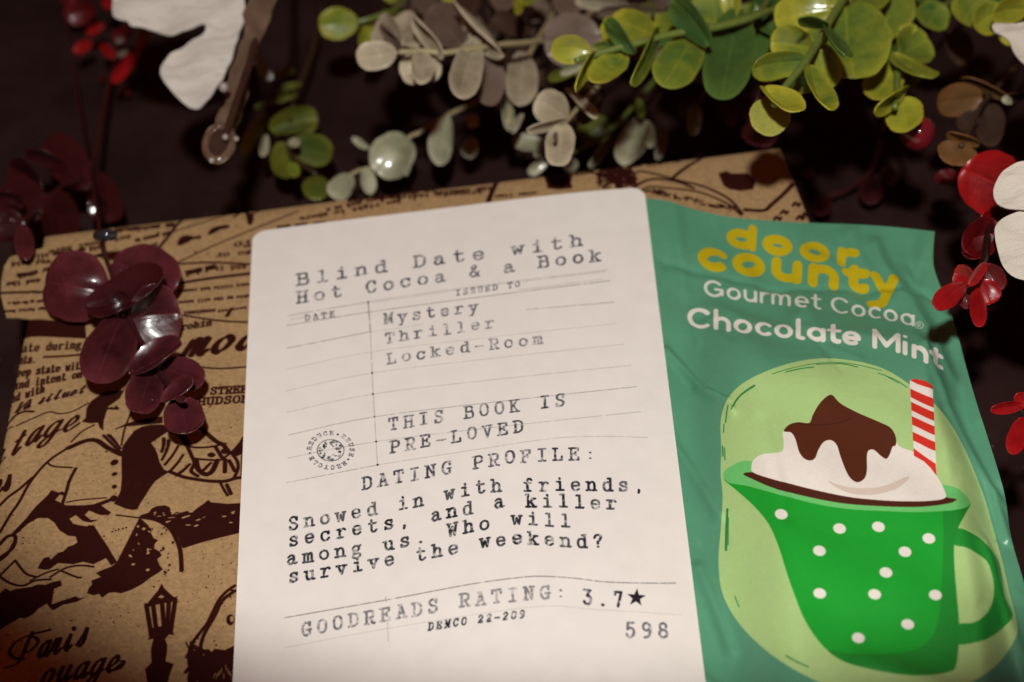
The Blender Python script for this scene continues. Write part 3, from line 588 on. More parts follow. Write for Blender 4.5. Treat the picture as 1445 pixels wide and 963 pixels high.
# flap
def outline_piece(name, px, posf, mat, parent, thick=0.25, step=9, uvf=None, soft=True):
    """a solid cut-out: an outline filled with a fine triangle net, top and underside and a rim"""
    px = smooth_pts(px, True, 3)[:-1] if soft else px
    xs = [p[0] for p in px]; ys = [p[1] for p in px]
    pts = [Vector(p) for p in px]; n = len(pts)
    def inside(x, y):
        c = False
        for i in range(n):
            a, b = px[i-1], px[i]
            if (a[1] > y) != (b[1] > y) and x < (b[0]-a[0])*(y-a[1])/(b[1]-a[1])+a[0]: c = not c
        return c
    def far(x, y): return all((x-p[0])**2+(y-p[1])**2 > (step*.45)**2 for p in px)
    y = min(ys)+step/2
    while y < max(ys):
        x = min(xs)+step/2
        while x < max(xs):
            if inside(x, y) and far(x, y): pts.append(Vector((x, y)))
            x += step
        y += step
    V, E, Fc, *_ = geometry.delaunay_2d_cdt(pts, [(i, (i+1) % n) for i in range(n)], [list(range(n))], 1, 1e-4)
    P, Nn = posf([v[0] for v in V], [v[1] for v in V])
    k = len(V); vs = [Vector(p) for p in P]+[Vector(p)-Vector(q)*thick*MM for p, q in zip(P, Nn)]
    fs = []
    for f in Fc:
        a, b, c = (vs[q] for q in f[:3])
        if (b-a).cross(c-a).dot(Vector(Nn[f[0]])) < 0: f = list(reversed(f))
        fs.append(tuple(f)); fs.append(tuple(q+k for q in reversed(f)))
    cnt = {}; src = list(range(k))*2
    for f in Fc:
        for a, b in zip(f, list(f[1:])+[f[0]]): cnt[(min(a, b), max(a, b))] = cnt.get((min(a, b), max(a, b)), 0)+1
    for (a, b), c in cnt.items():
        if c == 1: m0 = len(vs); vs += [vs[a], vs[b], vs[b+k], vs[a+k]]; src += [a, b, b, a]; fs.append((m0, m0+1, m0+2, m0+3))
    me = mesh(name, vs, fs)
    L_ = me.uv_layers.new(name='UVMap')
    uv = uvf(V) if uvf else [((v[0]-min(xs))/(max(xs)-min(xs)+1e-6), 0.3) for v in V]
    for l in me.loops: L_.data[l.index].uv = uv[src[l.vertex_index]]
    return link(name, me, mat, parent)
def flap_pos(x, y):
    P = at(x, y, np.full(len(x), 30.35)); return P, np.tile([0, 0, 1.0], (len(x), 1))
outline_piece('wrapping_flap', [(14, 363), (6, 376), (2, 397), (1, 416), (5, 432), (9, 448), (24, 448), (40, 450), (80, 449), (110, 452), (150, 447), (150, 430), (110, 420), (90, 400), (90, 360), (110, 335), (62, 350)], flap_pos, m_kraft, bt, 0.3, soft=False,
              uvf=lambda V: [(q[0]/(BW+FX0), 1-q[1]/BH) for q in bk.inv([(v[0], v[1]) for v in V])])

# ------------------------------------------------------------------ the cocoa sachet
def resample(p, n=60):
    p = np.array(smooth_pts(p, False, 4)); d = np.concatenate([[0], np.cumsum(np.hypot(*np.diff(p, axis=0).T))])
    x = np.linspace(0, d[-1], n); return np.stack([np.interp(x, d, p[:, 0]), np.interp(x, d, p[:, 1])], 1)
top = resample([(902, 280), (923, 281), (950, 286), (977, 295), (1027, 306), (1092, 312), (1150, 315), (1207, 317), (1265, 321), (1319, 327)])
right = resample([(1319, 327), (1317, 350), (1317, 374), (1324, 397), (1341, 439), (1355, 485), (1365, 524), (1380, 575), (1392, 612), (1417, 695), (1427, 760), (1448, 835), (1475, 960), (1490, 1030)])
left = resample([(902, 280), (914, 350), (940, 560), (962, 800), (980, 1030)])
bot = resample([(980, 1030), (1230, 1060), (1490, 1030)])
ss = lambda x, a, b: (lambda q: q*q*(3-2*q))(np.clip((x-a)/(b-a), 0, 1))
RIDGE = [(.02, .29, .20, .41, .016, .8), (.10, .36, .2, .39, .01, .5), (.80, .04, .93, .30, .03, 1.0), (.12, .0, .10, .16, .03, .5), (.30, .0, .34, .12, .04, .5), (.55, .0, .50, .2, .05, .7),
         (.72, .02, .80, .16, .035, .8), (.0, .45, .12, .60, .02, .6), (.86, .28, .99, .62, .02, .9), (.9, .12, 1.0, .16, .02, -.6), (.02, .9, .2, .97, .03, .8), (.2, .2, .75, .27, .03, .45), (.05, .12, .9, .135, .012, -.35),
         (.30, .42, .33, .60, .02, -.35), (.05, .7, .12, .84, .02, .6), (.9, .66, .96, .9, .02, 1.0), (.5, .84, .8, .92, .03, .5)]
_rr = random.Random(11)
for _ in range(46):
    k_ = _rr.random()
    if k_ < .34: a_, b_ = _rr.uniform(0, .16), _rr.uniform(.08, 1)
    elif k_ < .67: a_, b_ = _rr.uniform(0, 1), _rr.uniform(0, .3)
    else: a_, b_ = _rr.uniform(.86, 1), _rr.uniform(0, 1)
    an = _rr.gauss(1.35, .7); ln_ = _rr.uniform(.04, .13)
    RIDGE.append((a_, b_, a_+ln_*math.cos(an), b_+ln_*.7*math.sin(an), _rr.uniform(.011, .024), _rr.choice((-1, 1))*_rr.uniform(.10, .30)*(.6 if a_ < .16 else 1)))
def sach_h(s, t):
    sr = .97-.02*t
    p = ss(s, .04, .34)*(1-ss(s, sr-.13, sr))*ss(t, .10, .36)
    h = 31.1 + 7.5*p + 0.35*np.sin(s*23+t*9)*ss(t, .0, .1) + 0.25*np.sin(t*37-s*11) + 0.9*ss(s, .9, 1.0)*np.sin(t*16+1) + .8*ss(s, .85, 1)
    h = h + 0.5*(1-ss(t, 0, .12))*np.sin(s*17+.5)
    for a, b, c, d, w, amp in RIDGE:
        dx, dy = c-a, d-b; l2 = dx*dx+dy*dy; q = np.clip(((s-a)*dx+(t-b)*dy)/l2, 0, 1)
        e = ((s-a-q*dx)**2+((t-b-q*dy)*1.6)**2); h = h + 1.25*amp*np.exp(-e/(w*w))
    return h*1.0
def curve(arr, t): i = np.linspace(0, 1, len(arr)); return np.stack([np.interp(t, i, arr[:, 0]), np.interp(t, i, arr[:, 1])], 1)
def bw(arr, t, fix):  # boundary in world at its own height
    q = curve(arr, np.clip(t, 0, 1)); hh = sach_h(*( (t, np.full_like(t, fix[1])) if fix[0] == 's' else (np.full_like(t, fix[1]), t)))
    return at(q[:, 0], q[:, 1], hh)
TT = np.linspace(0, 1, 200)
bT = bw(top, TT, ('s', 0.)); bB = bw(bot, TT, ('s', 1.)); bL = bw(left, TT, ('t', 0.)); bR = bw(right, TT, ('t', 1.))
ip = lambda arr, t: np.stack([np.interp(t, TT, arr[:, k]) for k in range(3)], 1)
def sach_pos(s, t):
    s = np.asarray(s, float); t = np.asarray(t, float); a = np.clip(s, 0, 1)[:, None]; b = np.clip(t, 0, 1)[:, None]
    P = (1-b)*ip(bT, a[:, 0])+b*ip(bB, a[:, 0])+(1-a)*ip(bL, b[:, 0])+a*ip(bR, b[:, 0]) - ((1-a)*(1-b)*bT[0]+a*(1-b)*bT[-1]+(1-a)*b*bB[0]+a*b*bB[-1])
    ex = (s-np.clip(s, 0, 1))[:, None]; ey = (t-np.clip(t, 0, 1))[:, None]
    P = P + ex*(bT[-1]-bT[0]) + ey*(bL[-1]-bL[0])
    P[:, 2] = sach_h(s, t)*MM
    return P
SW = np.linalg.norm(bT[-1]-bT[0])/MM*1.06; SH = np.linalg.norm(bL[-1]-bL[0])/MM
sach = Sheet(sach_pos, SW, SH); cvs = Canvas(SW, SH, 14)
shp = cvs.layer().shape
base = np.empty(shp+(3,), np.float32); base[:] = C(86, 150, 118)
def put(polys, c, strokes=(), z=ZMUG, smooth=True):
    global base
    L = cvs.layer()
    for p in polys: px_poly(sach, cvs, L, z(p), smooth=smooth)
    for p, w in strokes: px_stroke(sach, cvs, L, z(p), w)
    base = comp(base, L, c)
put([[(430, 12), (350, 20), (270, 43), (200, 75), (155, 110), (130, 150), (118, 200), (120, 280), (118, 350), (124, 420), (118, 520), (112, 600), (118, 680), (140, 740), (180, 800), (240, 860), (300, 905), (380, 950), (470, 985), (620, 1010), (760, 1000), (850, 965), (930, 910), (985, 830), (985, 780), (965, 700), (945, 610), (920, 520), (895, 430), (865, 350), (830, 270), (790, 200), (745, 145), (660, 80), (590, 40), (510, 20)]], (172, 206, 134))
put([], (44, 128, 66), [([(155, 152), (168, 130), (190, 110), (218, 92)], .35), ([(150, 160), (158, 145)], .25), ([(133, 200), (136, 170), (140, 150)], .25), ([(127, 230), (128, 205)], .2), ([(125, 300), (124, 270)], .25), ([(131, 310), (130, 275)], .2), ([(134, 575), (135, 520), (138, 455)], .45), ([(140, 560), (141, 480)], .2),
    ([(270, 58), (330, 40), (420, 25), (500, 28), (590, 48)], .16), ([(310, 52), (350, 43), (390, 38)], .25), ([(400, 30), (470, 28), (520, 38)], .2), ([(580, 55), (630, 75), (665, 98)], .2), ([(600, 62), (640, 85)], .16), ([(310, 885), (340, 902), (375, 918)], .3), ([(160, 710), (172, 742)], .2)])
mug = [(128, 368), (165, 378), (250, 400), (350, 425), (450, 445), (550, 457), (650, 460), (740, 458), (800, 450), (848, 437), (835, 470), (815, 510), (803, 560), (805, 640), (812, 720), (818, 800), (815, 870), (808, 915), (795, 930), (740, 941), (660, 941), (560, 925), (480, 902), (435, 872), (400, 835), (365, 780), (340, 720), (315, 650), (290, 570), (260, 500), (215, 445), (165, 400)]
put([[(812, 512), (860, 528), (900, 560), (930, 600), (943, 650), (952, 710), (975, 765), (950, 800), (910, 830), (870, 845), (812, 850), (810, 796), (860, 788), (895, 765), (915, 730), (920, 690), (915, 650), (900, 610), (870, 585), (840, 568), (800, 556)]], (30, 142, 52))
put([mug], (24, 160, 48))
put([[(775, 456), (848, 437), (835, 470), (815, 510), (803, 560), (805, 640), (812, 720), (818, 800), (815, 870), (808, 915), (795, 930), (740, 941), (660, 941), (560, 925), (480, 902), (432, 868), (500, 878), (600, 880), (680, 870), (730, 840), (755, 790), (765, 700), (770, 600), (772, 520)]], (28, 138, 48))
put([[(126, 350), (150, 328), (190, 313), (260, 320), (500, 330), (775, 383), (825, 403), (850, 437), (820, 455), (740, 462), (650, 463), (500, 455), (400, 440), (300, 415), (200, 388), (140, 376)]], (108, 196, 112))
put([[(185, 352), (215, 347), (300, 360), (500, 390), (780, 420), (803, 432), (770, 441), (700, 448), (600, 447), (480, 438), (380, 420), (280, 395), (215, 368)]], (74, 34, 22))
put([[(208, 332), (215, 310), (240, 294), (275, 290), (300, 283), (303, 255), (302, 228), (330, 215), (430, 200), (560, 215), (625, 250), (645, 272), (690, 290), (730, 325), (760, 370), (775, 400), (777, 422), (740, 430), (680, 432), (600, 430), (500, 420), (400, 400), (300, 375), (240, 358), (212, 346)]], (234, 226, 216))
put([[(432, 372), (480, 388), (540, 394), (600, 386), (672, 358), (640, 392), (580, 411), (520, 412), (470, 398)]], (214, 198, 184))
put([[(445, 120), (425, 128), (405, 150), (388, 180), (378, 202), (345, 200), (318, 208), (304, 226), (325, 230), (338, 250), (348, 285), (362, 305), (380, 312), (395, 305), (405, 280), (420, 258), (440, 252), (458, 265), (470, 300), (485, 340), (500, 365), (520, 376), (540, 365), (547, 340), (547, 300), (552, 283), (568, 281), (590, 300), (605, 307), (615, 292), (622, 272), (632, 266), (631, 240), (615, 215), (580, 198), (520, 172), (470, 145)]], (84, 40, 24))
put([], (66, 30, 20), [([(345, 203), (400, 208), (450, 204), (500, 190)], .2)])
put([[(673, 76), (690, 72), (720, 79), (741, 96), (745, 200), (748, 280), (752, 355), (735, 335), (715, 315), (685, 298), (680, 200)]], (236, 226, 218), smooth=False)
def lx(y): return 673+12*(y-75)/225
def rx(y): return 741+10*(y-95)/260
put([[(673, 76), (690, 72), (720, 79), (741, 96), (742, 104), (720, 96), (692, 86)]]+[[(lx(y0), y0), (rx(y0+30), y0+30), (rx(y0+56), y0+56), (lx(y0+25), y0+25)] for y0 in (101, 140, 182, 228)]+[[(684, 276), (749, 322), (752, 357), (735, 335), (715, 315), (685, 298)]], (214, 52, 40), smooth=False)
put([ell(x, y, 19, 15, .25) for x, y in ((296, 470), (467, 512), (581, 507), (729, 541), (408, 577), (659, 580), (603, 641), (409, 702), (570, 705), (748, 707), (667, 793), (522, 833))], (232, 228, 216))
# rounded lettering of the sachet: x height 1, drawn with a round pen
def arc(cx, cy, r_, a0, a1, ry=None, n=22):
    ry = ry or r_; return [(cx+r_*math.cos(math.radians(a0+(a1-a0)*k/n)), cy+ry*math.sin(math.radians(a0+(a1-a0)*k/n))) for k in range(n+1)]
def RG(ch, h, asc):
    r_ = .5-h; e = 1-h; T_ = asc-h
    G = {'o': (1.04, [arc(.5, .5, r_, 0, 360)]), 'c': (.92, [arc(.5, .5, r_, 48, 312)]), 'd': (1.0, [arc(.5, .5, r_, 0, 360), [(e, T_), (e, h)]]),
         'a': (1.0, [arc(.5, .5, r_, 0, 360), [(e, e), (e, h)]]), 'r': (.66, [[(h, e), (h, h)], arc(.5, .5, r_, 180, 75)]),
         'u': (.98, [[(h, e), (h, .46)]+arc(.47, .46, .47-h, 180, 360, .46-h)+[(.94-h, e)], [(.94-h, e), (.94-h, h)]]), 'n': (.96, [[(h, e), (h, h)], arc(.47, .52, .47-h, 180, 0, .48-h)+[(.94-h, h)]]),
         'm': (1.46, [[(h, e), (h, h)], arc(.38, .58, .38-h, 180, 0, .42-h)+[(.76-h, h)], arc(1.07-h, .58, .38-h, 180, 0, .42-h)+[(1.45-2*h, h)]]),
         't': (.68, [[(.30, asc*.92-h), (.30, .35)]+arc(.52, .35, .22, 180, 290, .35-h), [(h*.6, e), (.6, e)]]), 'l': (.36+h, [[(h, T_), (h, .25)]+arc(.22+h, .25+0, .22, 180, 275, .25-h)]),
         'y': (.92, [[(h, e), (.45, h+.02)], [(.88-h, e), (.42, -.30), (.28, -.42+h*.2), (.10+h*.2, -.40)]]), 'e': (1.0, [[(h, .5), (e, .5)]+arc(.5, .5, r_, 0, 305)]),
         'h': (.96, [[(h, T_), (h, h)], arc(.47, .52, .47-h, 180, 0, .48-h)+[(.94-h, h)]]), 'i': (.28+h, [[(h, e), (h, h)], [(h, asc*.96-h), (h+.001, asc*.96-h)]]),
         'C': (1.28, [arc(.68, asc/2*.96, .68-h, 45, 315, asc/2*.96-h)]), 'G': (1.42, [arc(.68, asc/2*.96, .68-h, 45, 335, asc/2*.96-h), [(.8, asc*.46), (1.36-h, asc*.46), (1.36-h, asc*.2)]]),
         'M': (1.52, [[(h, h), (h, asc*.96-h), (.75, .35), (1.5-h, asc*.96-h), (1.5-h, h)]]), ' ': (.42, [])}
    return G[ch]
def round_text(text, base_px, xh, pen, c, asc, gap, up=(0.0, -1)):
    """xh in photo pixels; pen as a share of the x height"""
    global base
    h = pen/2; gl = [RG(ch, h, asc) for ch in text]; tot = sum(g_[0] for g_ in gl)+gap*(len(gl)-1)
    b = smooth_pts(base_px, False, 5); L = cvs.layer(); x = 0.0
    for adv, sts in gl:
        for st in sts:
            dn = []
            for p, q in zip(st[:-1], st[1:]):
                k = max(1, int(math.hypot(p[0]-q[0], p[1]-q[1])/.15)); dn += [(p[0]+(q[0]-p[0])*j/k, p[1]+(q[1]-p[1])*j/k) for j in range(k)]
            dn.append(st[-1]); pp = []
            for gx, gy in dn:
                (bx, by), _ = interp_base(b, (x+gx)/tot); pp.append((bx+up[0]*gy*xh, by+up[1]*gy*xh))
            q = sach.inv(pp); cvs.stroke(L, q, pen*xh/PXMM)
        x += adv+gap
    base = comp(base, L, c)
PXMM = 6.3
YEL = (190, 170, 20)
round_text('door', ZP([(312, 203), (420, 222), (560, 246), (700, 272), (805, 289)]), 29, .41, YEL, 1.28, .0, (0.06, -1))
round_text('county', ZP([(208, 284), (300, 298), (540, 336), (735, 366), (860, 379), (968, 394)]), 34, .38, YEL, 1.25, .0, (0.06, -1))
round_text('Gourmet Cocoa', ZP([(242, 384), (400, 406), (560, 424), (690, 440), (780, 458), (900, 474), (1016, 500)]), 17.5, .23, (226, 226, 214), 1.42, .12)
round_text('Chocolate Mint', ZP([(180, 500), (280, 512), (500, 538), (680, 555), (820, 572), (950, 594), (1055, 632), (1118, 657)]), 21.5, .29, (232, 228, 218), 1.45, .06)
L = cvs.layer(); px_stroke(sach, cvs, L, ZP(ell(1033, 492, 14, 13, 0, 20)+[(1047, 492)]), .16, smooth=False); px_stroke(sach, cvs, L, ZP([(1028, 499), (1028, 485), (1036, 486), (1037, 492), (1028, 493), (1038, 500)]), .16, smooth=False)
base = comp(base, L, (210, 220, 205))
nn = noise2(*shp, 3, 9); base *= (0.985+0.03*nn)[..., None]
m_sach = mat_print('sachet_print', make_image('sachet_print', base), 0.38, 0.35, 0.03, 700, 0.3, 230, 0.5)
st_ = thing('cocoa_sachet', 'green sachet of chocolate mint cocoa with a printed mug, cream and striped straw', 'sachet')
link('pouch', sach.mesh('pouch', np.linspace(0, 1, 150), np.linspace(0, 1, 230), thick=0.5), m_sach, st_)

# ------------------------------------------------------------------ the stamped library card
cc = [at(356.5, 327.5, 30.9)[0], at(909, 264.5, 33.0)[0], at(1001.5, 1010, 33.2)[0], at(326, 1010, 30.9)[0]]
cxy = bil(cc); CWd = np.linalg.norm(cc[1]-cc[0])/MM; CHt = np.linalg.norm(cc[3]-cc[0])/MM
def card_pos(s, t):
    P = cxy(s, t).copy(); sc = np.clip(s, 0, 1); tc_ = np.clip(t, 0, 1.1)
    P[:, 2] += MM*((0.7+3.4*tc_**1.5)*np.sin(math.pi*sc**1.55) + 0.12*np.sin(s*9+t*5))
    return P
card = Sheet(card_pos, CWd, CHt); cvc = Canvas(CWd, CHt, 15)
Lk, Lg, Lh = cvc.layer(), cvc.layer(), cvc.layer()   # black stamp ink, grey ruled lines
T = lambda z, text, b, cap, wd, L=Lh, **k: typed(card, cvc, L, text, z(b), cap, wd, **k)
T(Z6, 'Blind Date with', [(197, 358), (510, 306), (850, 262), (1200, 216)], 15.5, 0.48, val=.92)
T(Z6, 'Hot Cocoa & a Book', [(197, 418), (715, 340), (955, 306), (1265, 268)], 15.5, 0.48, val=.86)
T(Z6, 'Mystery', [(503, 492), (660, 470), (832, 447)], 14, 0.42, val=.82)
T(Z6, 'Thriller', [(508, 560), (700, 530), (890, 503)], 14, 0.42, val=.66)
T(Z6, 'Locked-Room', [(515, 632), (780, 592), (1060, 560)], 14, 0.42, val=.64)
T(Z6, 'THIS BOOK IS', [(520, 865), (800, 822), (1138, 778)], 16, 0.42, val=.85)
T(Z6, 'PRE-LOVED', [(525, 945), (760, 905), (992, 868)], 16, 0.42, val=.85)
T(Z7, 'DATING PROFILE:', [(375, 200), (520, 172), (650, 148), (720, 134), (850, 116), (1000, 108), (1095, 106)], 16.5, 0.42, val=.85)
T(Z7, 'Snowed in with friends,', [(148, 323), (415, 277), (555, 248), (700, 216), (805, 203), (900, 202), (1245, 202)], 17, 0.44, val=.95, L=Lk)
T(Z7, 'secrets, and a killer', [(148, 375), (465, 320), (712, 272), (810, 254), (930, 252), (1160, 258)], 17, 0.44, val=.95, L=Lk)
T(Z7, 'among us. Who will', [(142, 432), (370, 398), (530, 370), (765, 318), (860, 305), (1018, 316)], 17, 0.44, val=.95, L=Lk)
T(Z7, 'survive the weekend?', [(148, 487), (475, 430), (675, 393), (770, 374), (880, 367), (1050, 378), (1118, 374)], 17, 0.44, val=.95, L=Lk)
T(Z7, 'GOODREADS RATING:', [(187, 653), (400, 612), (610, 576), (680, 562), (860, 541), (1004, 530)], 17.5, 0.45, val=.62)
T(Z7, '3.7', [(1056, 552), (1180, 561)], 20, 0.44, val=.95, fade=.1)
T(Z7, '598', [(1188, 656), (1320, 656)], 20, 0.42, val=.62, fade=.1)
T(Z7, 'DEMCO 22-209', [(578, 634), (720, 612), (875, 594)], 10, 0.27, val=1, fade=.1, jit=0.05, L=Lk, up=(.12, -1))
T(Z6, 'DATE', [(225, 480), (330, 465)], 7.5, 0.2, val=1, jit=0.05, fade=.1); T(Z6, 'ISSUED TO', [(755, 392), (980, 360)], 7.5, 0.2, val=1, jit=0.05, fade=.1)
star = []
for k in range(10):
    a = -math.pi/2+math.pi*k/5+.08; rr = 30 if k % 2 == 0 else 12; star.append((1221+rr*1.0*math.cos(a), 533+rr*.95*math.sin(a)))
Lstar = cvc.layer(); px_poly(card, cvc, Lstar, Z7(star))
def rule(z, pts, val, wd=.17): px_stroke(card, cvc, Lg, z(pts), wd, val)
rule(Z6, [(165, 465), (450, 413), (880, 352), (1285, 303)], .5); rule(Z6, [(165, 460), (450, 418), (880, 357), (1280, 308)], .35); rule(Z6, [(162, 497), (450, 450), (880, 392), (1295, 340)], .75, .2)
rule(Z6, [(180, 475), (320, 455)], .2, .5); rule(Z6, [(980, 372), (1270, 335)], .2, .4)
rule(Z6, [(162, 577), (450, 520)], .75, .2); rule(Z6, [(450, 520), (640, 494)], .3); rule(Z6, [(1005, 441), (1312, 415)], .7)
for a, b, c, v in (((160, 652), (457, 590), (1320, 490), .28), ((160, 727), (460, 664), (1345, 563), .32), ((160, 803), (464, 738), (1370, 637), .36), ((168, 882), (469, 818), (1390, 712), .6), ((165, 963), (475, 905), (1405, 800), .4)): rule(Z6, [a, b, ((b[0]+c[0])/2, (b[1]+c[1])/2-3), c], v)
rule(Z7, [(142, 178), (422, 123)], .6); rule(Z7, [(422, 123), (700, 80), (1000, 38), (1255, 38)], .35)
rule(Z6, [(447, 415), (450, 450), (455, 520)], .75, .24); rule(Z6, [(455, 520), (461, 664), (466, 760), (475, 905), (480, 987)], .45)
for z, x, y in ((Z6, 447, 415), (Z6, 461, 664), (Z6, 464, 738), (Z6, 469, 818), (Z6, 475, 905), (Z7, 422, 123)): px_poly(card, cvc, Lk, z(ell(x, y, 3.4, 3.4)), .9)
rule(Z7, [(135, 595), (450, 540), (700, 493), (850, 472), (930, 467), (1030, 473), (1120, 484), (1240, 488), (1342, 488)], .85, .2)
rule(Z7, [(135, 688), (455, 628), (900, 562), (1100, 570), (1360, 586)], .22); rule(Z7, [(447, 532), (449, 545)], .8); rule(Z7, [(452, 600), (455, 668)], .4)
# the recycling seal: a ring of words round a little globe
words = '*REUSE*RECYCLE*REDUCE'
cx, cy = 277, 78
for i, ch in enumerate(words):
    th = -70+i*360/len(words); a = math.radians(th)
    bx, by = cx+60*math.cos(a), cy+48*math.sin(a); tx, ty = -math.sin(a), math.cos(a); ux, uy = math.cos(a), math.sin(a)
    if ch == '*': px_poly(card, cvc, Lk, Z7(ell(bx+5*ux, by+4*uy, 3.5, 3)), .8); continue
    for st in glyph(ch):
        pp = [(bx+tx*(x-3)*2.0+ux*y*2.1, by+ty*(x-3)*1.7+uy*y*1.8) for x, y in st]; cvc.stroke(Lh, card.inv(Z7(pp)), .17, .8)
for k in range(44):
    a = random.uniform(0, 6.28); q = random.uniform(0.2, 1)**.5; x, y = cx+38*q*math.cos(a), cy+30*q*math.sin(a)
    px_poly(card, cvc, Lh, Z7(ell(x, y, random.uniform(2, 7), random.uniform(1.5, 4.5), random.uniform(-1, 1), 8)), random.uniform(.6, 1))
px_stroke(card, cvc, Lk, Z7(ell(cx, cy, 41, 33, 0, 30)+[(cx+41, cy)]), .2, .6)
h_, w_ = Lk.shape
n1 = noise2(h_, w_, 2.2, 41); n2_ = noise2(h_, w_, 7, 45); n3 = noise2(h_, w_, 55, 23)
wear = np.clip(((n1*.35+n2_*.65)-.36)*3.0+.62+.7*(noise2(h_, w_, 24, 28)-.45), 0, 1)
spk = (noise2(h_, w_, 2.0, 31) > .985)*.15
base = np.empty((h_, w_, 3), np.float32); base[:] = C(231, 225, 219)
base *= (.985+.02*noise2(h_, w_, 40, 24)+.012*n1)[..., None]
base = comp(base, Lg*np.clip(wear+.1, 0, 1), (118, 112, 113)); wear = np.maximum(wear, .28); wear_h = np.clip(((n1*.3+n2_*.7)-.36)*3.2+.46+.8*(noise2(h_, w_, 24, 28)-.45), .33, 1)
base = comp(base, np.clip(Lh*wear_h*1.15, 0, 1), (38, 37, 48)); base = comp(base, np.clip(Lk*wear*1.2, 0, 1), (28, 26, 36))
base = comp(base, Lstar, (30, 24, 28))
m_card = mat_print('stamped_card', make_image('card_print', base), 0.6, 0.0, 0.015, 300, 0.08, 700, 0.35)
us = np.linspace(0, 1, 60); tv = np.concatenate([np.array([0, .15, .4, .8, 1.4, 2.2, 3.0])/CHt, np.linspace(3.6/CHt, 1, 90)])
RADC = 3.0
inset = lambda y: RADC-math.sqrt(max(RADC**2-(RADC-min(y+.02, RADC))**2, 0))
m_o = link('library_card', card.mesh('library_card', us, tv, inset=inset, thick=0.35), m_card)
m_o['label'] = 'white round cornered library card stamped with typewriter text, lying on the wrapped book'; m_o['category'] = 'card'

# ------------------------------------------------------------------ plastic leaves and stems
def S4(a, b, **k): return dict(c_in=srgb(*a), c_tip=srgb(*b), **k)
LM = {
 'green': mat_leaf('green_leaf', srgb(70, 106, 46), srgb(144, 150, 48), rough=.34, coat=.3), 'yellow': mat_leaf('yellow_green_leaf', srgb(98, 124, 46), srgb(176, 170, 52), rough=.34, coat=.3),
 'deep': mat_leaf('deep_green_leaf', srgb(58, 90, 42), srgb(88, 116, 50)), 'lime': mat_leaf('lime_leaf', srgb(158, 164, 72), srgb(182, 176, 88)),
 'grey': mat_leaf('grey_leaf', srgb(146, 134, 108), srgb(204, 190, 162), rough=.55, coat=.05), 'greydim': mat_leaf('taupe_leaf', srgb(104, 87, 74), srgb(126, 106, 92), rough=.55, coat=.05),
 'mint': mat_leaf('pale_mint_leaf', srgb(134, 140, 104), srgb(200, 196, 166), rough=.34, coat=.9, vein=-.2, spec=.8, rel=.1), 'olive': mat_leaf('olive_leaf', srgb(66, 82, 30), srgb(108, 110, 34)),
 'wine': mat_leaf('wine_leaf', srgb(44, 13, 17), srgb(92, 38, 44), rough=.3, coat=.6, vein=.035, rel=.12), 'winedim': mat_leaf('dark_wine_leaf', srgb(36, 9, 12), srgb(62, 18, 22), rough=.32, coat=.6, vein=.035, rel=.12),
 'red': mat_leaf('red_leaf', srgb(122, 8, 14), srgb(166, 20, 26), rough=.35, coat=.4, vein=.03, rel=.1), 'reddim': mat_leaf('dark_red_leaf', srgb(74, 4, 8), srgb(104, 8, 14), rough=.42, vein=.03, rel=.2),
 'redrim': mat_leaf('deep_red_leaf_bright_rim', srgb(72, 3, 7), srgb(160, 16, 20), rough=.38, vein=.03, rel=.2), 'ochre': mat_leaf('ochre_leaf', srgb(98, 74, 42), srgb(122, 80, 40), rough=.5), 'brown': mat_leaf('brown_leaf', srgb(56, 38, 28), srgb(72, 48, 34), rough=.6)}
STEM = {'g': mat_plain('green_stem', srgb(104, 118, 54), .4, 600, .15, coat=.2), 'w': mat_plain('pale_stem', srgb(162, 148, 112), .5, 600, .12), 'r': mat_plain('wine_stem', srgb(54, 20, 22), .35, 600, .2, coat=.4),
        'b': mat_plain('brown_stem', srgb(58, 42, 26), .5, 600, .2), 'd': mat_plain('red_stem', srgb(34, 12, 10), .4, 600, .2)}
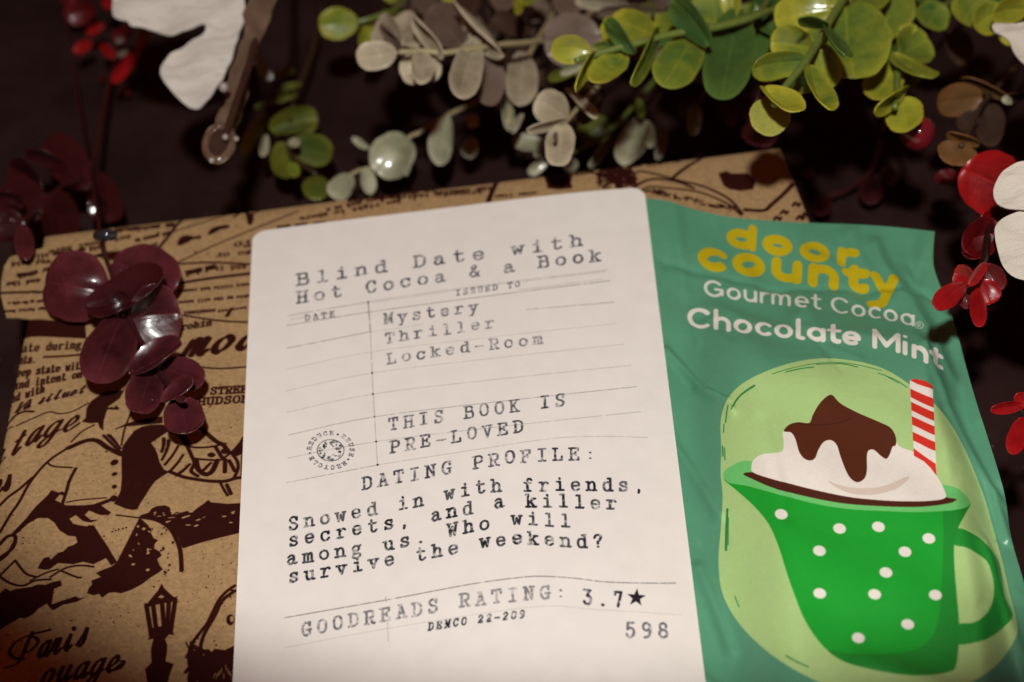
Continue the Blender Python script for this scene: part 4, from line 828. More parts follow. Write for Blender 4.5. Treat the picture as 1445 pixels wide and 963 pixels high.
def leaf_mesh(b, t, w, roll=0, cup=.12, bend=0.0, thick=.26, fat=0.5, rip=.012, seed=0):
    """round leaf from stalk b to tip t; width w; turned by roll about its own length; cupped, creased on the middle rib, rim uneven and curled"""
    rn = random.Random(seed)
    a = t-b; ln = a.length; ax = a/ln; mid = (b+t)/2
    v = (Vector(CAM)-mid).normalized(); s = ax.cross(v).normalized(); nrm = s.cross(ax).normalized()
    if nrm.dot(v) < 0: nrm = -nrm
    c_, s_ = math.cos(math.radians(roll)), math.sin(math.radians(roll)); s, nrm = s*c_+nrm*s_, nrm*c_-s*s_
    nu, nv = 23, 19; top, UV, RIM = [], [], []
    ph = [rn.uniform(0, 6.28) for _ in range(6)]; tw = rn.uniform(-.10, .10); skew = rn.uniform(-.05, .05); curl = rn.uniform(.0, .07); wob = rn.uniform(.008, .022)
    for i in range(nu):
        u = .5-.5*math.cos(math.pi*i/(nu-1)); tt = math.pi*i/(nu-1)
        prof = math.sin(tt)**.92*(1+.18*(u-.5)*2*fat)
        for j in range(nv):
            q = -1+2*j/(nv-1); q = math.sin(q*math.pi/2)
            ed = abs(q)**3
            wr = 1+ed*(.022*math.sin(5*tt+ph[0])+.014*math.sin(11*tt+ph[1]*(1 if q > 0 else 2))+.010*math.sin(23*tt+ph[2]))
            xx = q*prof; x = xx*w/2*wr + skew*w*math.sin(tt)
            r2 = math.cos(tt)**2+(q*math.sin(tt))**2; r_ = math.sqrt(r2)
            dz = cup*w*(xx*xx+.7*(2*u-1)**2*(1-.2*xx*xx)) - cup*w*.45 - .05*w*math.exp(-(xx/.10)**2)*(1-u*.6) + bend*w*(u*u)
            dz += tw*w*xx*(u-.3) + curl*w*(r_**6)*math.sin(2*tt+ph[3]) + wob*w*math.sin(5*u+4*xx+ph[4])
            dz -= .0045*w*math.sin(11*(u-.55*abs(xx))+ph[5])*min(1, 2.5*abs(xx))*(1-r_**4)
            uu = u + (.03*q*q)*math.sin(tt)
            top.append(b+a*uu+s*x+nrm*dz); UV.append((u, xx)); RIM.append((r_, q))
    th = thick*MM; n0 = len(top); bot = []
    for i in range(nu):
        for j in range(nv):
            e = 1.0 if 0 < i < nu-1 and 0 < j < nv-1 else .5
            bot.append(top[i*nv+j]-nrm*th*e)
    fs = []
    for i in range(nu-1):
        for j in range(nv-1):
            p = i*nv+j; q4 = (p, p+1, p+nv+1, p+nv); fs.append(q4); fs.append(tuple(reversed([z+n0 for z in q4])))
    ring = [j for j in range(nv)]+[i*nv+nv-1 for i in range(1, nu)]+[(nu-1)*nv+j for j in range(nv-2, -1, -1)]+[i*nv for i in range(nu-2, 0, -1)]
    for p, q in zip(ring, ring[1:]+ring[:1]): fs.append((p, p+n0, q+n0, q))
    me = mesh('leaf', top+bot, fs)
    li = np.empty(len(me.loops), np.int32); me.loops.foreach_get('vertex_index', li)
    for nm, D in (('UVMap', UV), ('rim', RIM)):
        L_ = me.uv_layers.new(name=nm); L_.data.foreach_set('uv', np.array(D+D, np.float32)[li].ravel())
    return me
_ls = [0]
def leaf(parent, z, B, T_, w, zb, zt, key, roll=0, cup=.19, bend=0.0, fat=.35, s=None):
    """B, T_: stalk and tip as seen; zb, zt: their heights in mm; w: breadth"""
    (bx, by), (tx, ty) = z([B, T_]); (x0, _), (x1, _) = z([(0, 0), (w, 0)])
    b = pt(bx, by, zb); t = pt(tx, ty, zt); dep = ((b+t)/2-Vector(CAM)).dot(Vector(Fw))
    _ls[0] += 1
    if key in ('green', 'yellow', 'deep') and zb > 40: w_k = 1.17
    else: w_k = 1.0
    me = leaf_mesh(b, t, (x1-x0)*w_k*dep/F_PX, roll, cup, bend, fat=fat, seed=_ls[0])
    return link('leaf', me, LM[key], parent)
def sprig(name, label, z, stem, r0, r1, skey, leaves, cat='leaf sprig', group='plastic leaf sprigs round the book'):
    e = thing(name, label, cat, group=group)
    p = [pt(*z([(x, y)])[0], h) for x, y, h in stem]
    k = len(p)
    tube('stem', p, [MM*.8*(r0+(r1-r0)*i/(k-1)) for i in range(k)], STEM[skey], e)
    for lf in leaves: leaf(e, z, *lf[:6], **(lf[6] if len(lf) > 6 else {}))
    return e

# green sprig reaching left over the grey leaves
e = sprig('green_eucalyptus_sprig', 'green and yellow sprig pointing left above the middle of the card, glossy round leaves', ZG1,
  [(2600, -900, 0), (2100, -100, 40), (1750, 90, 52), (1440, 190, 55), (1100, 245, 57), (830, 312, 58), (600, 372, 58), (480, 410, 58), (375, 440, 59)], 1.1, .75, 'g', [
  ((480, 375), (195, 350), 185, 58, 60, 'yellow', dict(roll=15, cup=.2)), ((505, 385), (368, 640), 150, 58, 62, 'yellow', dict(roll=68)),
  ((735, 395), (500, 600), 190, 56, 58, 'yellow', dict(roll=-25, cup=.15)), ((690, 330), (500, 350), 80, 57, 55, 'green', dict(roll=30)),
  ((812, 390), (590, 150), 190, 58, 64, 'deep', dict(roll=62, cup=.1)), ((720, 300), (575, 170), 150, 57, 56, 'yellow', dict(roll=20)), ((955, 250), (640, 130), 190, 55, 52, 'yellow', dict(roll=-10)),
  ((990, 215), (785, 590), 190, 57, 61, 'green', dict(roll=60, cup=.1)), ((1230, 250), (1010, 600), 275, 54, 56, 'green', dict(roll=-12, cup=-.10)), ((1230, 225), (955, 150), 150, 54, 50, 'green', dict(roll=0)),
  ((1340, 335), (1090, -10), 260, 56, 64, 'deep', dict(roll=52, cup=.1)), ((1150, 330), (1010, 420), 110, 52, 50, 'deep')])
# dark green broad leaves next to it
e = sprig('green_eucalyptus_sprig', 'dark green broad leaved sprig between the left pointing sprig and the big bright one', ZG2,
  [(560, -500, 0), (640, -120, 40), (590, 60, 50), (440, 130, 52), (265, 170, 53)], 1.0, .8, 'g', [
  ((440, 50), (335, 605), 262, 52, 50, 'deep', dict(cup=.14, fat=.7)), ((570, 80), (530, 420), 150, 46, 42, 'deep', dict(roll=15)), ((540, 60), (690, 215), 110, 48, 46, 'deep', dict(roll=30)),
  ((300, 150), (290, -60), 240, 50, 54, 'green', dict(cup=.1)), ((420, 110), (395, -90), 120, 51, 56, 'yellow', dict(roll=25)), ((600, 60), (640, -90), 170, 46, 46, 'deep'), ((300, 160), (235, 290), 60, 50, 44, 'green', dict(roll=40))])
e = sprig('green_eucalyptus_sprig', 'largest bright yellow green sprig hanging down over the sachet\'s far edge', ZG2,
  [(1500, -900, 0), (1300, -300, 45), (1120, -40, 56), (1010, 130, 59), (920, 290, 60), (860, 385, 61), (740, 535, 62), (665, 650, 62)], 1.2, .85, 'g', [
  ((1115, 25), (1170, 472), 440, 56, 54, 'green', dict(cup=.07, fat=.2)), ((1020, 60), (670, 120), 215, 57, 56, 'yellow', dict(roll=-15, cup=.12)), ((930, 300), (650, 262), 220, 58, 56, 'yellow', dict(roll=8)),
  ((1050, 230), (1115, 355), 70, 62, 70, 'deep', dict(roll=30)), ((990, 170), (830, 110), 100, 62, 68, 'deep', dict(roll=50)), ((1000, 170), (1110, 350), 150, 62, 69, 'deep', dict(roll=70)),  # dark wedge: a leaf in shadow, its shade put into the deep green colour
  ((930, 310), (1010, 545), 170, 57, 53, 'yellow', dict(roll=10)), ((860, 375), (528, 425), 165, 60, 62, 'green', dict(roll=28, cup=.2)), ((885, 410), (1000, 682), 165, 60, 63, 'yellow', dict(roll=48, cup=.25)),
  ((830, 430), (690, 480), 130, 57, 55, 'olive'), ((830, 460), (850, 582), 150, 56, 52, 'olive', dict(roll=10)), ((690, 600), (610, 832), 250, 59, 57, 'lime', dict(cup=.08, fat=.2)),
  ((605, 535), (820, 688), 180, 63, 65, 'yellow', dict(roll=58, cup=.22)), ((1150, 60), (1330, -130), 240, 55, 52, 'green'), ((1240, -130), (1400, 240), 350, 50, 43, 'green', dict(fat=.2)), ((1060, 20), (930, -110), 200, 57, 60, 'yellow')])
e = sprig('green_eucalyptus_sprig', 'small yellow green sprig right of the largest one, twin leaves and a round tip leaf', ZG3,
  [(700, -600, 0), (520, -200, 30), (430, 120, 42), (385, 330, 46), (376, 560, 48), (362, 668, 49)], 1.0, .8, 'g', [
  ((405, 600), (440, 808), 200, 47, 46, 'yellow', dict(cup=.12, fat=.2)), ((440, 555), (245, 675), 150, 49, 52, 'yellow', dict(roll=60, cup=.2)), ((350, 400), (225, 615), 200, 46, 46, 'yellow', dict(roll=-10)),
  ((395, 340), (560, 250), 225, 46, 44, 'green', dict(roll=10)), ((355, 335), (585, 495), 190, 48, 50, 'green', dict(roll=64, cup=.15)), ((400, 410), (500, 520), 120, 45, 43, 'olive'), ((640, 20), (545, 165), 185, 42, 40, 'green', dict(cup=.15)), ((390, 185), (500, 180), 60, 46, 47, 'yellow', dict(roll=20))])
e = sprig('green_eucalyptus_sprig', 'yellow green cluster in the far right corner of the table beside a white petal', ZG3,
  [(1700, -500, 0), (1300, -150, 35), (1140, 40, 46), (1010, 95, 49)], 1.0, .8, 'g', [
  ((900, -30), (760, 130), 215, 48, 46, 'green', dict(cup=.1)), ((1020, 50), (850, 165), 170, 49, 48, 'yellow', dict(roll=12)), ((1180, 60), (965, 90), 150, 51, 53, 'yellow', dict(roll=18, cup=.15)), ((1170, 150), (1010, 240), 130, 47, 44, 'yellow'), ((1060, 0), (900, -80), 180, 46, 46, 'green'), ((1040, 20), (1200, -20), 160, 50, 50, 'yellow')])
# grey sprigs
e = sprig('grey_eucalyptus_sprig', 'large grey beige sprig pointing left at the far edge, with overlapping round leaves', ZW1,
  [(2300, -500, 0), (1700, 230, 25), (1440, 300, 36), (1180, 325, 42), (1000, 350, 45), (760, 385, 47), (600, 372, 48), (430, 380, 49)], .95, .7, 'w', [
  ((410, 380), (120, 420), 215, 49, 49, 'grey', dict(cup=.1, roll=-6)), ((440, 370), (265, 150), 240, 48, 46, 'grey', dict(roll=15)), ((450, 372), (300, 170), 160, 49, 54, 'greydim', dict(roll=64)),
  ((560, 330), (400, 120), 230, 46, 43, 'grey', dict(roll=-10)), ((690, 430), (450, 560), 240, 45, 42, 'grey', dict(roll=-20)), ((600, 365), (590, 602), 170, 48, 49, 'grey', dict(roll=10, cup=.16)), ((700, 400), (660, 590), 110, 45, 42, 'grey', dict(roll=20)),
  ((745, 430), (535, 115), 240, 47, 54, 'grey', dict(roll=66, cup=.18)), ((905, 335), (660, 45), 300, 44, 40, 'greydim', dict(cup=.08)), ((960, 330), (800, 120), 230, 42, 38, 'greydim'),
  ((1180, 415), (825, 25), 300, 44, 50, 'grey', dict(roll=72, cup=.25)), ((990, 280), (855, 715), 235, 45, 47, 'grey', dict(roll=10, cup=.14, fat=.9)), ((1110, 400), (1070, 772), 215, 40, 36, 'greydim', dict(roll=10))])
e = sprig('grey_eucalyptus_sprig', 'blurred grey sprig between the grey one and the green one, leaves hanging down', ZW1,
  [(1900, -700, 0), (1600, 0, 20), (1400, 350, 28), (1280, 600, 28), (1220, 900, 26)], .9, .6, 'w', [
  ((1330, 380), (1300, 765), 240, 30, 30, 'grey', dict(roll=8, cup=.1)), ((1200, 690), (1225, 945), 130, 28, 26, 'mint', dict(roll=50)), ((1330, 830), (1240, 965), 60, 26, 24, 'grey', dict(roll=40)), ((1380, 250), (1120, 120), 160, 28, 28, 'brown'), ((1420, 200), (1200, 280), 190, 26, 24, 'brown'), ((1500, 60), (1380, -60), 120, 30, 32, 'greydim')])
e = sprig('grey_eucalyptus_sprig', 'grey round leaves behind the left pointing green sprig, partly hidden by it', ZG1,
  [(1800, -500, 0), (1300, 60, 28), (900, 120, 34), (600, 260, 36), (500, 380, 36)], .8, .6, 'w', [
  ((560, 300), (145, 310), 385, 36, 36, 'greydim', dict(cup=.06, fat=0)), ((1080, 110), (530, 90), 170, 32, 36, 'greydim', dict(roll=40, cup=.15)), ((760, 40), (370, 0), 130, 36, 38, 'grey', dict(roll=40)), ((900, 60), (1060, -70), 150, 32, 30, 'greydim'), ((420, 470), (175, 575), 90, 38, 38, 'olive', dict(roll=20)), ((420, 480), (260, 540), 60, 42, 42, 'mint', dict(roll=30)), ((540, 480), (380, 560), 130, 32, 30, 'greydim')])
e = sprig('grey_eucalyptus_sprig', 'pale grey sprig hanging toward the card below the green tips, three front leaves', ZW3,
  [(1500, -700, 0), (1150, -150, 30), (900, 120, 36), (740, 300, 40), (690, 370, 41)], .8, .6, 'w', [
  ((725, 305), (530, 190), 225, 40, 40, 'grey', dict(roll=8, cup=.08, fat=.2)), ((722, 318), (470, 375), 120, 41, 43, 'grey', dict(roll=58)), ((725, 110), (895, 300), 130, 38, 42, 'grey', dict(roll=66)), ((760, 110), (900, 320), 240, 35, 34, 'brown', dict(roll=-10)),
  ((695, 345), (665, 602), 188, 41, 42, 'grey', dict(roll=-6, cup=.14, fat=.1)), ((660, 395), (640, 450), 40, 43, 44, 'greydim', dict(roll=40))])
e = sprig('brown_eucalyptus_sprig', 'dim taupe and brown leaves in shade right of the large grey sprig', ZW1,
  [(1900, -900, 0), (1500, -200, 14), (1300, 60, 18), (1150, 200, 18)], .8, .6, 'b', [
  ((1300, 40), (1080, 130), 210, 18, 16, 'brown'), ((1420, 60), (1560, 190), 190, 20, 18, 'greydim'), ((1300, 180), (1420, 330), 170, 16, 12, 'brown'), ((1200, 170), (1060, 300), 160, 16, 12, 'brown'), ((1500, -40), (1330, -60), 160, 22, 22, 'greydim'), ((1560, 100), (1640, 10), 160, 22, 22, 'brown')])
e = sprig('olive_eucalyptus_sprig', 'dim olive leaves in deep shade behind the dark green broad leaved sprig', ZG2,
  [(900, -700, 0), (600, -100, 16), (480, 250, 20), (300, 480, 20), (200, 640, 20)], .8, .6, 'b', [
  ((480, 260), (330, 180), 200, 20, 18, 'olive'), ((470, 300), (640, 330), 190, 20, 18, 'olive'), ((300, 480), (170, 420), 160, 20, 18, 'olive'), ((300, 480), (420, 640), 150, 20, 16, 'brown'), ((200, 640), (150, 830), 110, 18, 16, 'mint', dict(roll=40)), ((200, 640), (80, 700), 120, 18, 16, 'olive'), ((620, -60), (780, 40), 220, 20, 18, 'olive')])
# leaves that fill the depth behind the front sprigs
def fill(parent, n, x0, x1, y0, y1, z0, z1, keys, seed):
    rn = random.Random(seed)
    for k in range(n):
        bx, by = x0+(x1-x0)*(k+rn.random())/n, rn.uniform(y0, y1); an = rn.uniform(.1, 3.0); l_ = rn.uniform(42, 66); zb = rn.uniform(z0, z1)
        leaf(parent, ZM(0, 0, 1), (bx, by), (bx+l_*math.cos(an), by+l_*math.sin(an)), l_*rn.uniform(.78, .98), zb, zb+rn.uniform(-6, 6), rn.choice(keys), roll=rn.choice((0, 10, -20, 35, 60, -50)), cup=rn.uniform(.08, .24)*rn.choice((1, 1, -1)))
e = sprig('green_eucalyptus_sprig', 'deep green leaves in half shade behind the front green sprigs along the far edge', ZM(0, 0, 1),
  [(1500, -160, 8), (1330, 10, 28), (1180, 0, 32), (1040, 10, 32), (930, 20, 30)], .8, .6, 'g', [])
fill(e, 22, 880, 1330, -30, 46, 26, 38, ['deep', 'deep', 'green', 'olive'], 3)
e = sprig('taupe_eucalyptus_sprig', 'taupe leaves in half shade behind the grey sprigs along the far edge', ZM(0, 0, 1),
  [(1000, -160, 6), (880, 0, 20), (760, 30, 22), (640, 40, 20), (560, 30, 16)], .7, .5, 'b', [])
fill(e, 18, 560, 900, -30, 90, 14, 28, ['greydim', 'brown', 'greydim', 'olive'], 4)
# pale mint sprigs low on the table
e = sprig('mint_eucalyptus_sprig', 'blurred pale mint sprig low behind the card\'s far edge, right half', ZW3,
  [(1500, -200, 2), (1250, 100, 10), (1000, 380, 12), (760, 520, 12), (560, 520, 13)], .8, .6, 'g', [
  ((580, 480), (380, 445), 115, 14, 16, 'mint', dict(roll=20, cup=-.1)), ((600, 560), (478, 655), 75, 12, 10, 'mint', dict(roll=20)), ((700, 570), (785, 625), 90, 12, 12, 'mint'), ((560, 520), (520, 540), 50, 14, 16, 'mint'),
  ((1010, 420), (868, 605), 110, 13, 15, 'mint', dict(roll=60)), ((1185, 290), (1085, 585), 195, 14, 18, 'mint', dict(roll=-10, cup=-.15)), ((1235, 320), (1250, 490), 90, 18, 18, 'mint', dict(roll=20)), ((1355, 370), (1290, 560), 90, 16, 14, 'mint', dict(roll=50)), ((1180, 180), (1200, 300), 60, 20, 20, 'olive', dict(roll=20)), ((1000, 330), (800, 420), 180, 8, 6, 'olive')])
e = sprig('mint_eucalyptus_sprig', 'pale mint sprig with a glossy bowl shaped leaf just behind the wrapped book', ZW4,
  [(1700, -300, 2), (1450, -60, 12), (1200, 60, 16), (960, 205, 16), (870, 250, 15), (620, 460, 13), (480, 505, 14), (380, 560, 14)], .75, .55, 'w', [
  ((870, 240), (640, 520), 345, 17, 14, 'mint', dict(cup=-.22, fat=-.2)), ((560, 330), (430, 250), 60, 15, 16, 'mint', dict(roll=20)), ((1180, 70), (1095, 455), 205, 17, 16, 'mint', dict(roll=15, cup=-.12)), ((1370, 60), (1370, 170), 90, 14, 14, 'mint', dict(roll=10)), ((1380, 250), (1310, 395), 140, 12, 12, 'mint', dict(roll=20)),
  ((430, 540), (280, 712), 185, 16, 17, 'mint', dict(cup=-.18)), ((545, 480), (560, 690), 125, 14, 12, 'mint', dict(roll=15)), ((870, 370), (850, 540), 60, 12, 12, 'mint', dict(roll=40))])
e = sprig('green_eucalyptus_sprig', 'blurred green sprig lying low right of the butterfly\'s body, ending in a round olive leaf', ZG5,
  [(650, -500, 2), (560, -120, 8), (440, 180, 12), (390, 480, 14), (420, 620, 15), (590, 740, 15)], .8, .6, 'b', [
  ((230, 310), (75, 590), 110, 14, 18, 'green', dict(roll=20, cup=-.2)), ((250, 400), (595, 330), 230, 14, 12, 'olive', dict(roll=-10)), ((280, 440), (580, 390), 150, 16, 18, 'olive', dict(roll=60)), ((330, 520), (375, 775), 195, 14, 12, 'olive', dict(roll=0)), ((235, 460), (200, 610), 70, 16, 16, 'mint', dict(roll=30)),
  ((420, 520), (705, 600), 225, 15, 14, 'olive', dict(cup=.1)), ((420, 660), (430, 760), 90, 17, 17, 'green', dict(roll=10)), ((600, 735), (592, 918), 198, 16, 15, 'olive', dict(cup=-.12, fat=0)), ((290, 170), (480, 90), 130, 12, 14, 'olive', dict(roll=70)), ((150, 270), (450, 180), 130, 12, 14, 'olive', dict(roll=70)), ((400, 500), (460, 530), 80, 19, 20, 'mint', dict(roll=20)), ((270, 40), (430, 10), 110, 10, 12, 'olive', dict(roll=60))])
e = sprig('green_eucalyptus_sprig', 'yellow green pair of leaves at the far edge just left of the large grey sprig', ZW1,
  [(700, -800, 2), (600, -300, 15), (450, 20, 26), (280, 115, 30), (110, 165, 30)], .8, .7, 'g', [
  ((130, 160), (-150, 190), 230, 30, 30, 'yellow', dict(cup=.05)), ((290, 130), (150, 350), 150, 27, 25, 'yellow', dict(roll=10)), ((320, 60), (560, 190), 110, 22, 20, 'olive'), ((400, 20), (340, -80), 120, 28, 30, 'yellow'), ((1300, -20), (1290, 103), 72, 40, 42, 'yellow'), ((1440, -20), (1320, 20), 70, 40, 42, 'yellow', dict(roll=20)), ((700, -60), (830, 15), 70, 34, 32, 'yellow')])
# wine red sprigs
e = sprig('burgundy_eucalyptus_sprig', 'glossy burgundy sprig lying across the printed wrapping left of the card', Z4,
  [(250, -900, 0), (330, -330, 10), (380, -60, 30), (405, 120, 37), (440, 230, 38), (500, 385, 37), (545, 480, 36), (625, 620, 36), (700, 730, 37), (722, 752, 37.5)], .42, .75, 'r', [
  ((425, 330), (162, 285), 290, 37, 38, 'wine', dict(cup=-.2, fat=.1)), ((445, 190), (700, 300), 235, 37, 36, 'wine', dict(roll=14, cup=.12)), ((345, 385), (662, 262), 250, 38, 42, 'winedim', dict(roll=52, cup=.2)), ((515, 440), (722, 410), 265, 36, 35, 'wine', dict(roll=-8, cup=.1)),
  ((500, 395), (385, 668), 205, 37, 38, 'wine', dict(cup=-.20, roll=-10, fat=.3)), ((512, 640), (722, 512), 170, 37, 40, 'wine', dict(roll=56, cup=.2)), ((640, 605), (812, 675), 140, 36, 37, 'wine', dict(cup=.1, roll=8)), ((615, 620), (555, 802), 142, 36, 36, 'wine', dict(cup=.08)),
  ((645, 760), (772, 665), 110, 37, 40, 'wine', dict(roll=60, cup=.2)), ((720, 738), (748, 888), 165, 36.5, 36.5, 'wine', dict(cup=.06, fat=0)), ((700, 738), (742, 752), 30, 39, 40, 'wine', dict(roll=10)), ((440, 380), (520, 340), 90, 39, 40, 'winedim')])
tube('leaf_stalk', [pt(*Z4([(p[0], p[1])])[0], p[2]) for p in ((385, 96, 41), (425, 90, 42), (458, 92, 41))], [.0009, .0013, .0009], mat_plain('clear_grip', srgb(40, 40, 46), .1, 300, .2, coat=1.0), e)
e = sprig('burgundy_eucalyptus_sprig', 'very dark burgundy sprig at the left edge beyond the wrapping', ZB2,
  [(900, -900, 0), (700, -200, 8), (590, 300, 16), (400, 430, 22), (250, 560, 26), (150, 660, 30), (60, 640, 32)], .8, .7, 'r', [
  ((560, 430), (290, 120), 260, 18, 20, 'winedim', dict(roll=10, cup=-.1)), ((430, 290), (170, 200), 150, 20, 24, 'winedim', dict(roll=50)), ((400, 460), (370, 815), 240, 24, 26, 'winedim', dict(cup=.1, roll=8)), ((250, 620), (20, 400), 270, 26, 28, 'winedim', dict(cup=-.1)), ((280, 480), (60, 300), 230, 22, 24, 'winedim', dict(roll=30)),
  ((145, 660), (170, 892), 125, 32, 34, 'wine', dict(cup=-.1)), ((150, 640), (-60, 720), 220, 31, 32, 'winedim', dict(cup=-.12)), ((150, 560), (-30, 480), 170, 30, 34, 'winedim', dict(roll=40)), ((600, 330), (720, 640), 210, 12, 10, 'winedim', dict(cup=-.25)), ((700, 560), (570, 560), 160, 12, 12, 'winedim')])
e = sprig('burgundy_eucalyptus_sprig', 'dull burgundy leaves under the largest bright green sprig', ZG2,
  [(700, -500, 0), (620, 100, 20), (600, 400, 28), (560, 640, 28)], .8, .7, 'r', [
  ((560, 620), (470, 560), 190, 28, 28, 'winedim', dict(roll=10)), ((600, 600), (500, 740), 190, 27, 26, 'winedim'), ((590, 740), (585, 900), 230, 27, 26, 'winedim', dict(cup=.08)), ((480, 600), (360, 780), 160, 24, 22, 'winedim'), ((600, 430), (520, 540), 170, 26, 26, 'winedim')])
e = sprig('burgundy_eucalyptus_sprig', 'faint dark burgundy leaves lying on the table beyond the sachet', ZM(960, 0, 2.979),
  [(900, 300, 2), (850, 560, 4), (800, 720, 4), (700, 800, 4), (600, 830, 4)], .7, .6, 'r', [
  ((800, 740), (800, 852), 100, 6, 5, 'winedim', dict(cup=-.1)), ((590, 820), (600, 905), 85, 6, 5, 'winedim', dict(cup=-.1)), ((860, 700), (900, 780), 60, 5, 5, 'winedim'), ((560, 720), (520, 740), 50, 5, 5, 'winedim')])
# brown and ochre sprig at the right
e = sprig('ochre_eucalyptus_sprig', 'brown and ochre sprig in shade above the red leaves at the right', ZG3,
  [(1500, 0, 5), (1250, 250, 22), (1050, 480, 32), (900, 650, 37), (830, 790, 40), (770, 905, 42)], .8, .7, 'b', [
  ((900, 600), (622, 640), 205, 37, 38, 'ochre', dict(cup=.08, roll=8)), ((1085, 610), (770, 480), 150, 36, 40, 'ochre', dict(roll=66, cup=.15)), ((885, 900), (690, 820), 130, 42, 45, 'ochre', dict(roll=56, cup=.2)), ((770, 880), (720, 1010), 245, 42, 41, 'ochre', dict(cup=.05, fat=0)),
  ((830, 260), (680, 320), 240, 28, 28, 'brown', dict(cup=.1)), ((960, 640), (940, 900), 170, 34, 32, 'brown'), ((870, 700), (760, 800), 120, 37, 36, 'brown'), ((1180, 600), (1030, 600), 100, 34, 38, 'brown', dict(roll=50)), ((1080, 640), (1030, 600), 50, 38, 38, 'mint')])
# red sprigs
e = sprig('red_eucalyptus_sprig', 'bright red sprig at the right edge, its tip leaves hanging over the sachet', ZR,
  [(1200, -500, 0), (800, 50, 35), (560, 330, 44), (430, 440, 47), (400, 600, 49), (345, 700, 50)], .9, .8, 'd', [
  ((560, 330), (300, 190), 290, 44, 44, 'redrim', dict(cup=.07, fat=-.1, roll=6)), ((540, 380), (375, 440), 120, 46, 46, 'red', dict(roll=20)), ((450, 420), (305, 560), 150, 48, 48, 'reddim', dict(roll=18, cup=.14)), ((460, 500), (310, 590), 120, 48, 47, 'reddim', dict(roll=-30)),
  ((320, 705), (178, 815), 100, 50, 52, 'red', dict(cup=-.12)), ((362, 725), (380, 900), 72, 50, 51, 'red', dict(cup=-.12)), ((350, 700), (265, 660), 110, 49, 48, 'red', dict(roll=20)), ((410, 615), (330, 715), 55, 52, 53, 'red', dict(roll=25)), ((380, 690), (430, 800), 120, 49, 47, 'red', dict(cup=-.1)), ((400, 620), (470, 740), 110, 47, 44, 'reddim'), ((300, 740), (330, 820), 70, 49, 47, 'reddim'), ((220, 190), (230, 260), 100, 20, 18, 'reddim')])
e = sprig('red_eucalyptus_sprig', 'small red tip reaching in at the right edge level with the printed straw', ZR7,
  [(520, 120, 0), (420, 180, 25), (330, 200, 40), (285, 205, 42)], .8, .7, 'd', [
  ((290, 185), (196, 196), 36, 42, 43, 'red', dict(roll=20)), ((290, 215), (256, 318), 52, 42, 42, 'red', dict(cup=-.1)), ((300, 190), (270, 150), 40, 42, 44, 'red'), ((300, 220), (310, 300), 50, 40, 38, 'reddim')])
e = sprig('red_eucalyptus_sprig', 'dark red sprig out of focus in the far left corner, under the white butterfly wing', ZRT,
  [(900, -600, 0), (760, -60, 10), (720, 260, 14), (640, 500, 14), (520, 690, 12)], .4, .35, 'd', [
  ((320, 60), (80, 150), 200, 10, 8, 'reddim'), ((400, 210), (258, 285), 80, 12, 12, 'red', dict(roll=10)), ((300, 350), (155, 440), 95, 12, 12, 'red', dict(cup=-.1)), ((380, 380), (480, 490), 90, 12, 12, 'red'), ((710, 400), (480, 700), 105, 16, 14, 'red', dict(fat=.8)), ((640, 260), (480, 330), 130, 14, 12, 'reddim'),
  ((750, 250), (690, 420), 70, 16, 16, 'red'), ((490, -20), (400, 60), 110, 16, 16, 'red'), ((130, -30), (60, 30), 160, 8, 8, 'reddim'), ((580, 340), (500, 355), 40, 18, 18, 'greydim'), ((600, 430), (520, 480), 45, 18, 18, 'greydim'), ((600, 740), (600, 810), 50, 4, 4, 'reddim'), ((390, 640), (370, 690), 30, 4, 4, 'reddim')])

# ------------------------------------------------------------------ berry
def blob(name, c, r_, mat, parent=None, sc=(1, 1, 1)):
    vs, fs = [], []; nu, nv = 20, 12
    for j in range(nv+1):
        p = math.pi*j/nv
        for i in range(nu): a = 2*math.pi*i/nu; q = 1+.04*math.sin(3*a)*math.sin(p); vs.append(Vector(c)+Vector((r_*sc[0]*math.sin(p)*math.cos(a)*q, r_*sc[1]*math.sin(p)*math.sin(a)*q, r_*sc[2]*math.cos(p))))
    for j in range(nv):
        for i in range(nu): fs.append((j*nu+i, (j+1)*nu+i, (j+1)*nu+(i+1) % nu, j*nu+(i+1) % nu))
    return link(name, mesh(name, vs, fs), mat, parent)
bx = thing('red_berry', 'small glossy dark red berry behind the round tip leaf of the small green sprig', 'berry')
c = pt(*ZG3([(505, 825)])[0], 40); blob('fruit', c, .0036, mat_plain('berry_skin', srgb(110, 24, 34), .12, 300, .25, .3, coat=1.0), bx)
tube('stem', [c+Vector((0, .002, .002)), c+Vector((.004, .02, -.01)), c+Vector((.008, .05, -.037))], [.0006]*3, STEM['b'], bx, 6)

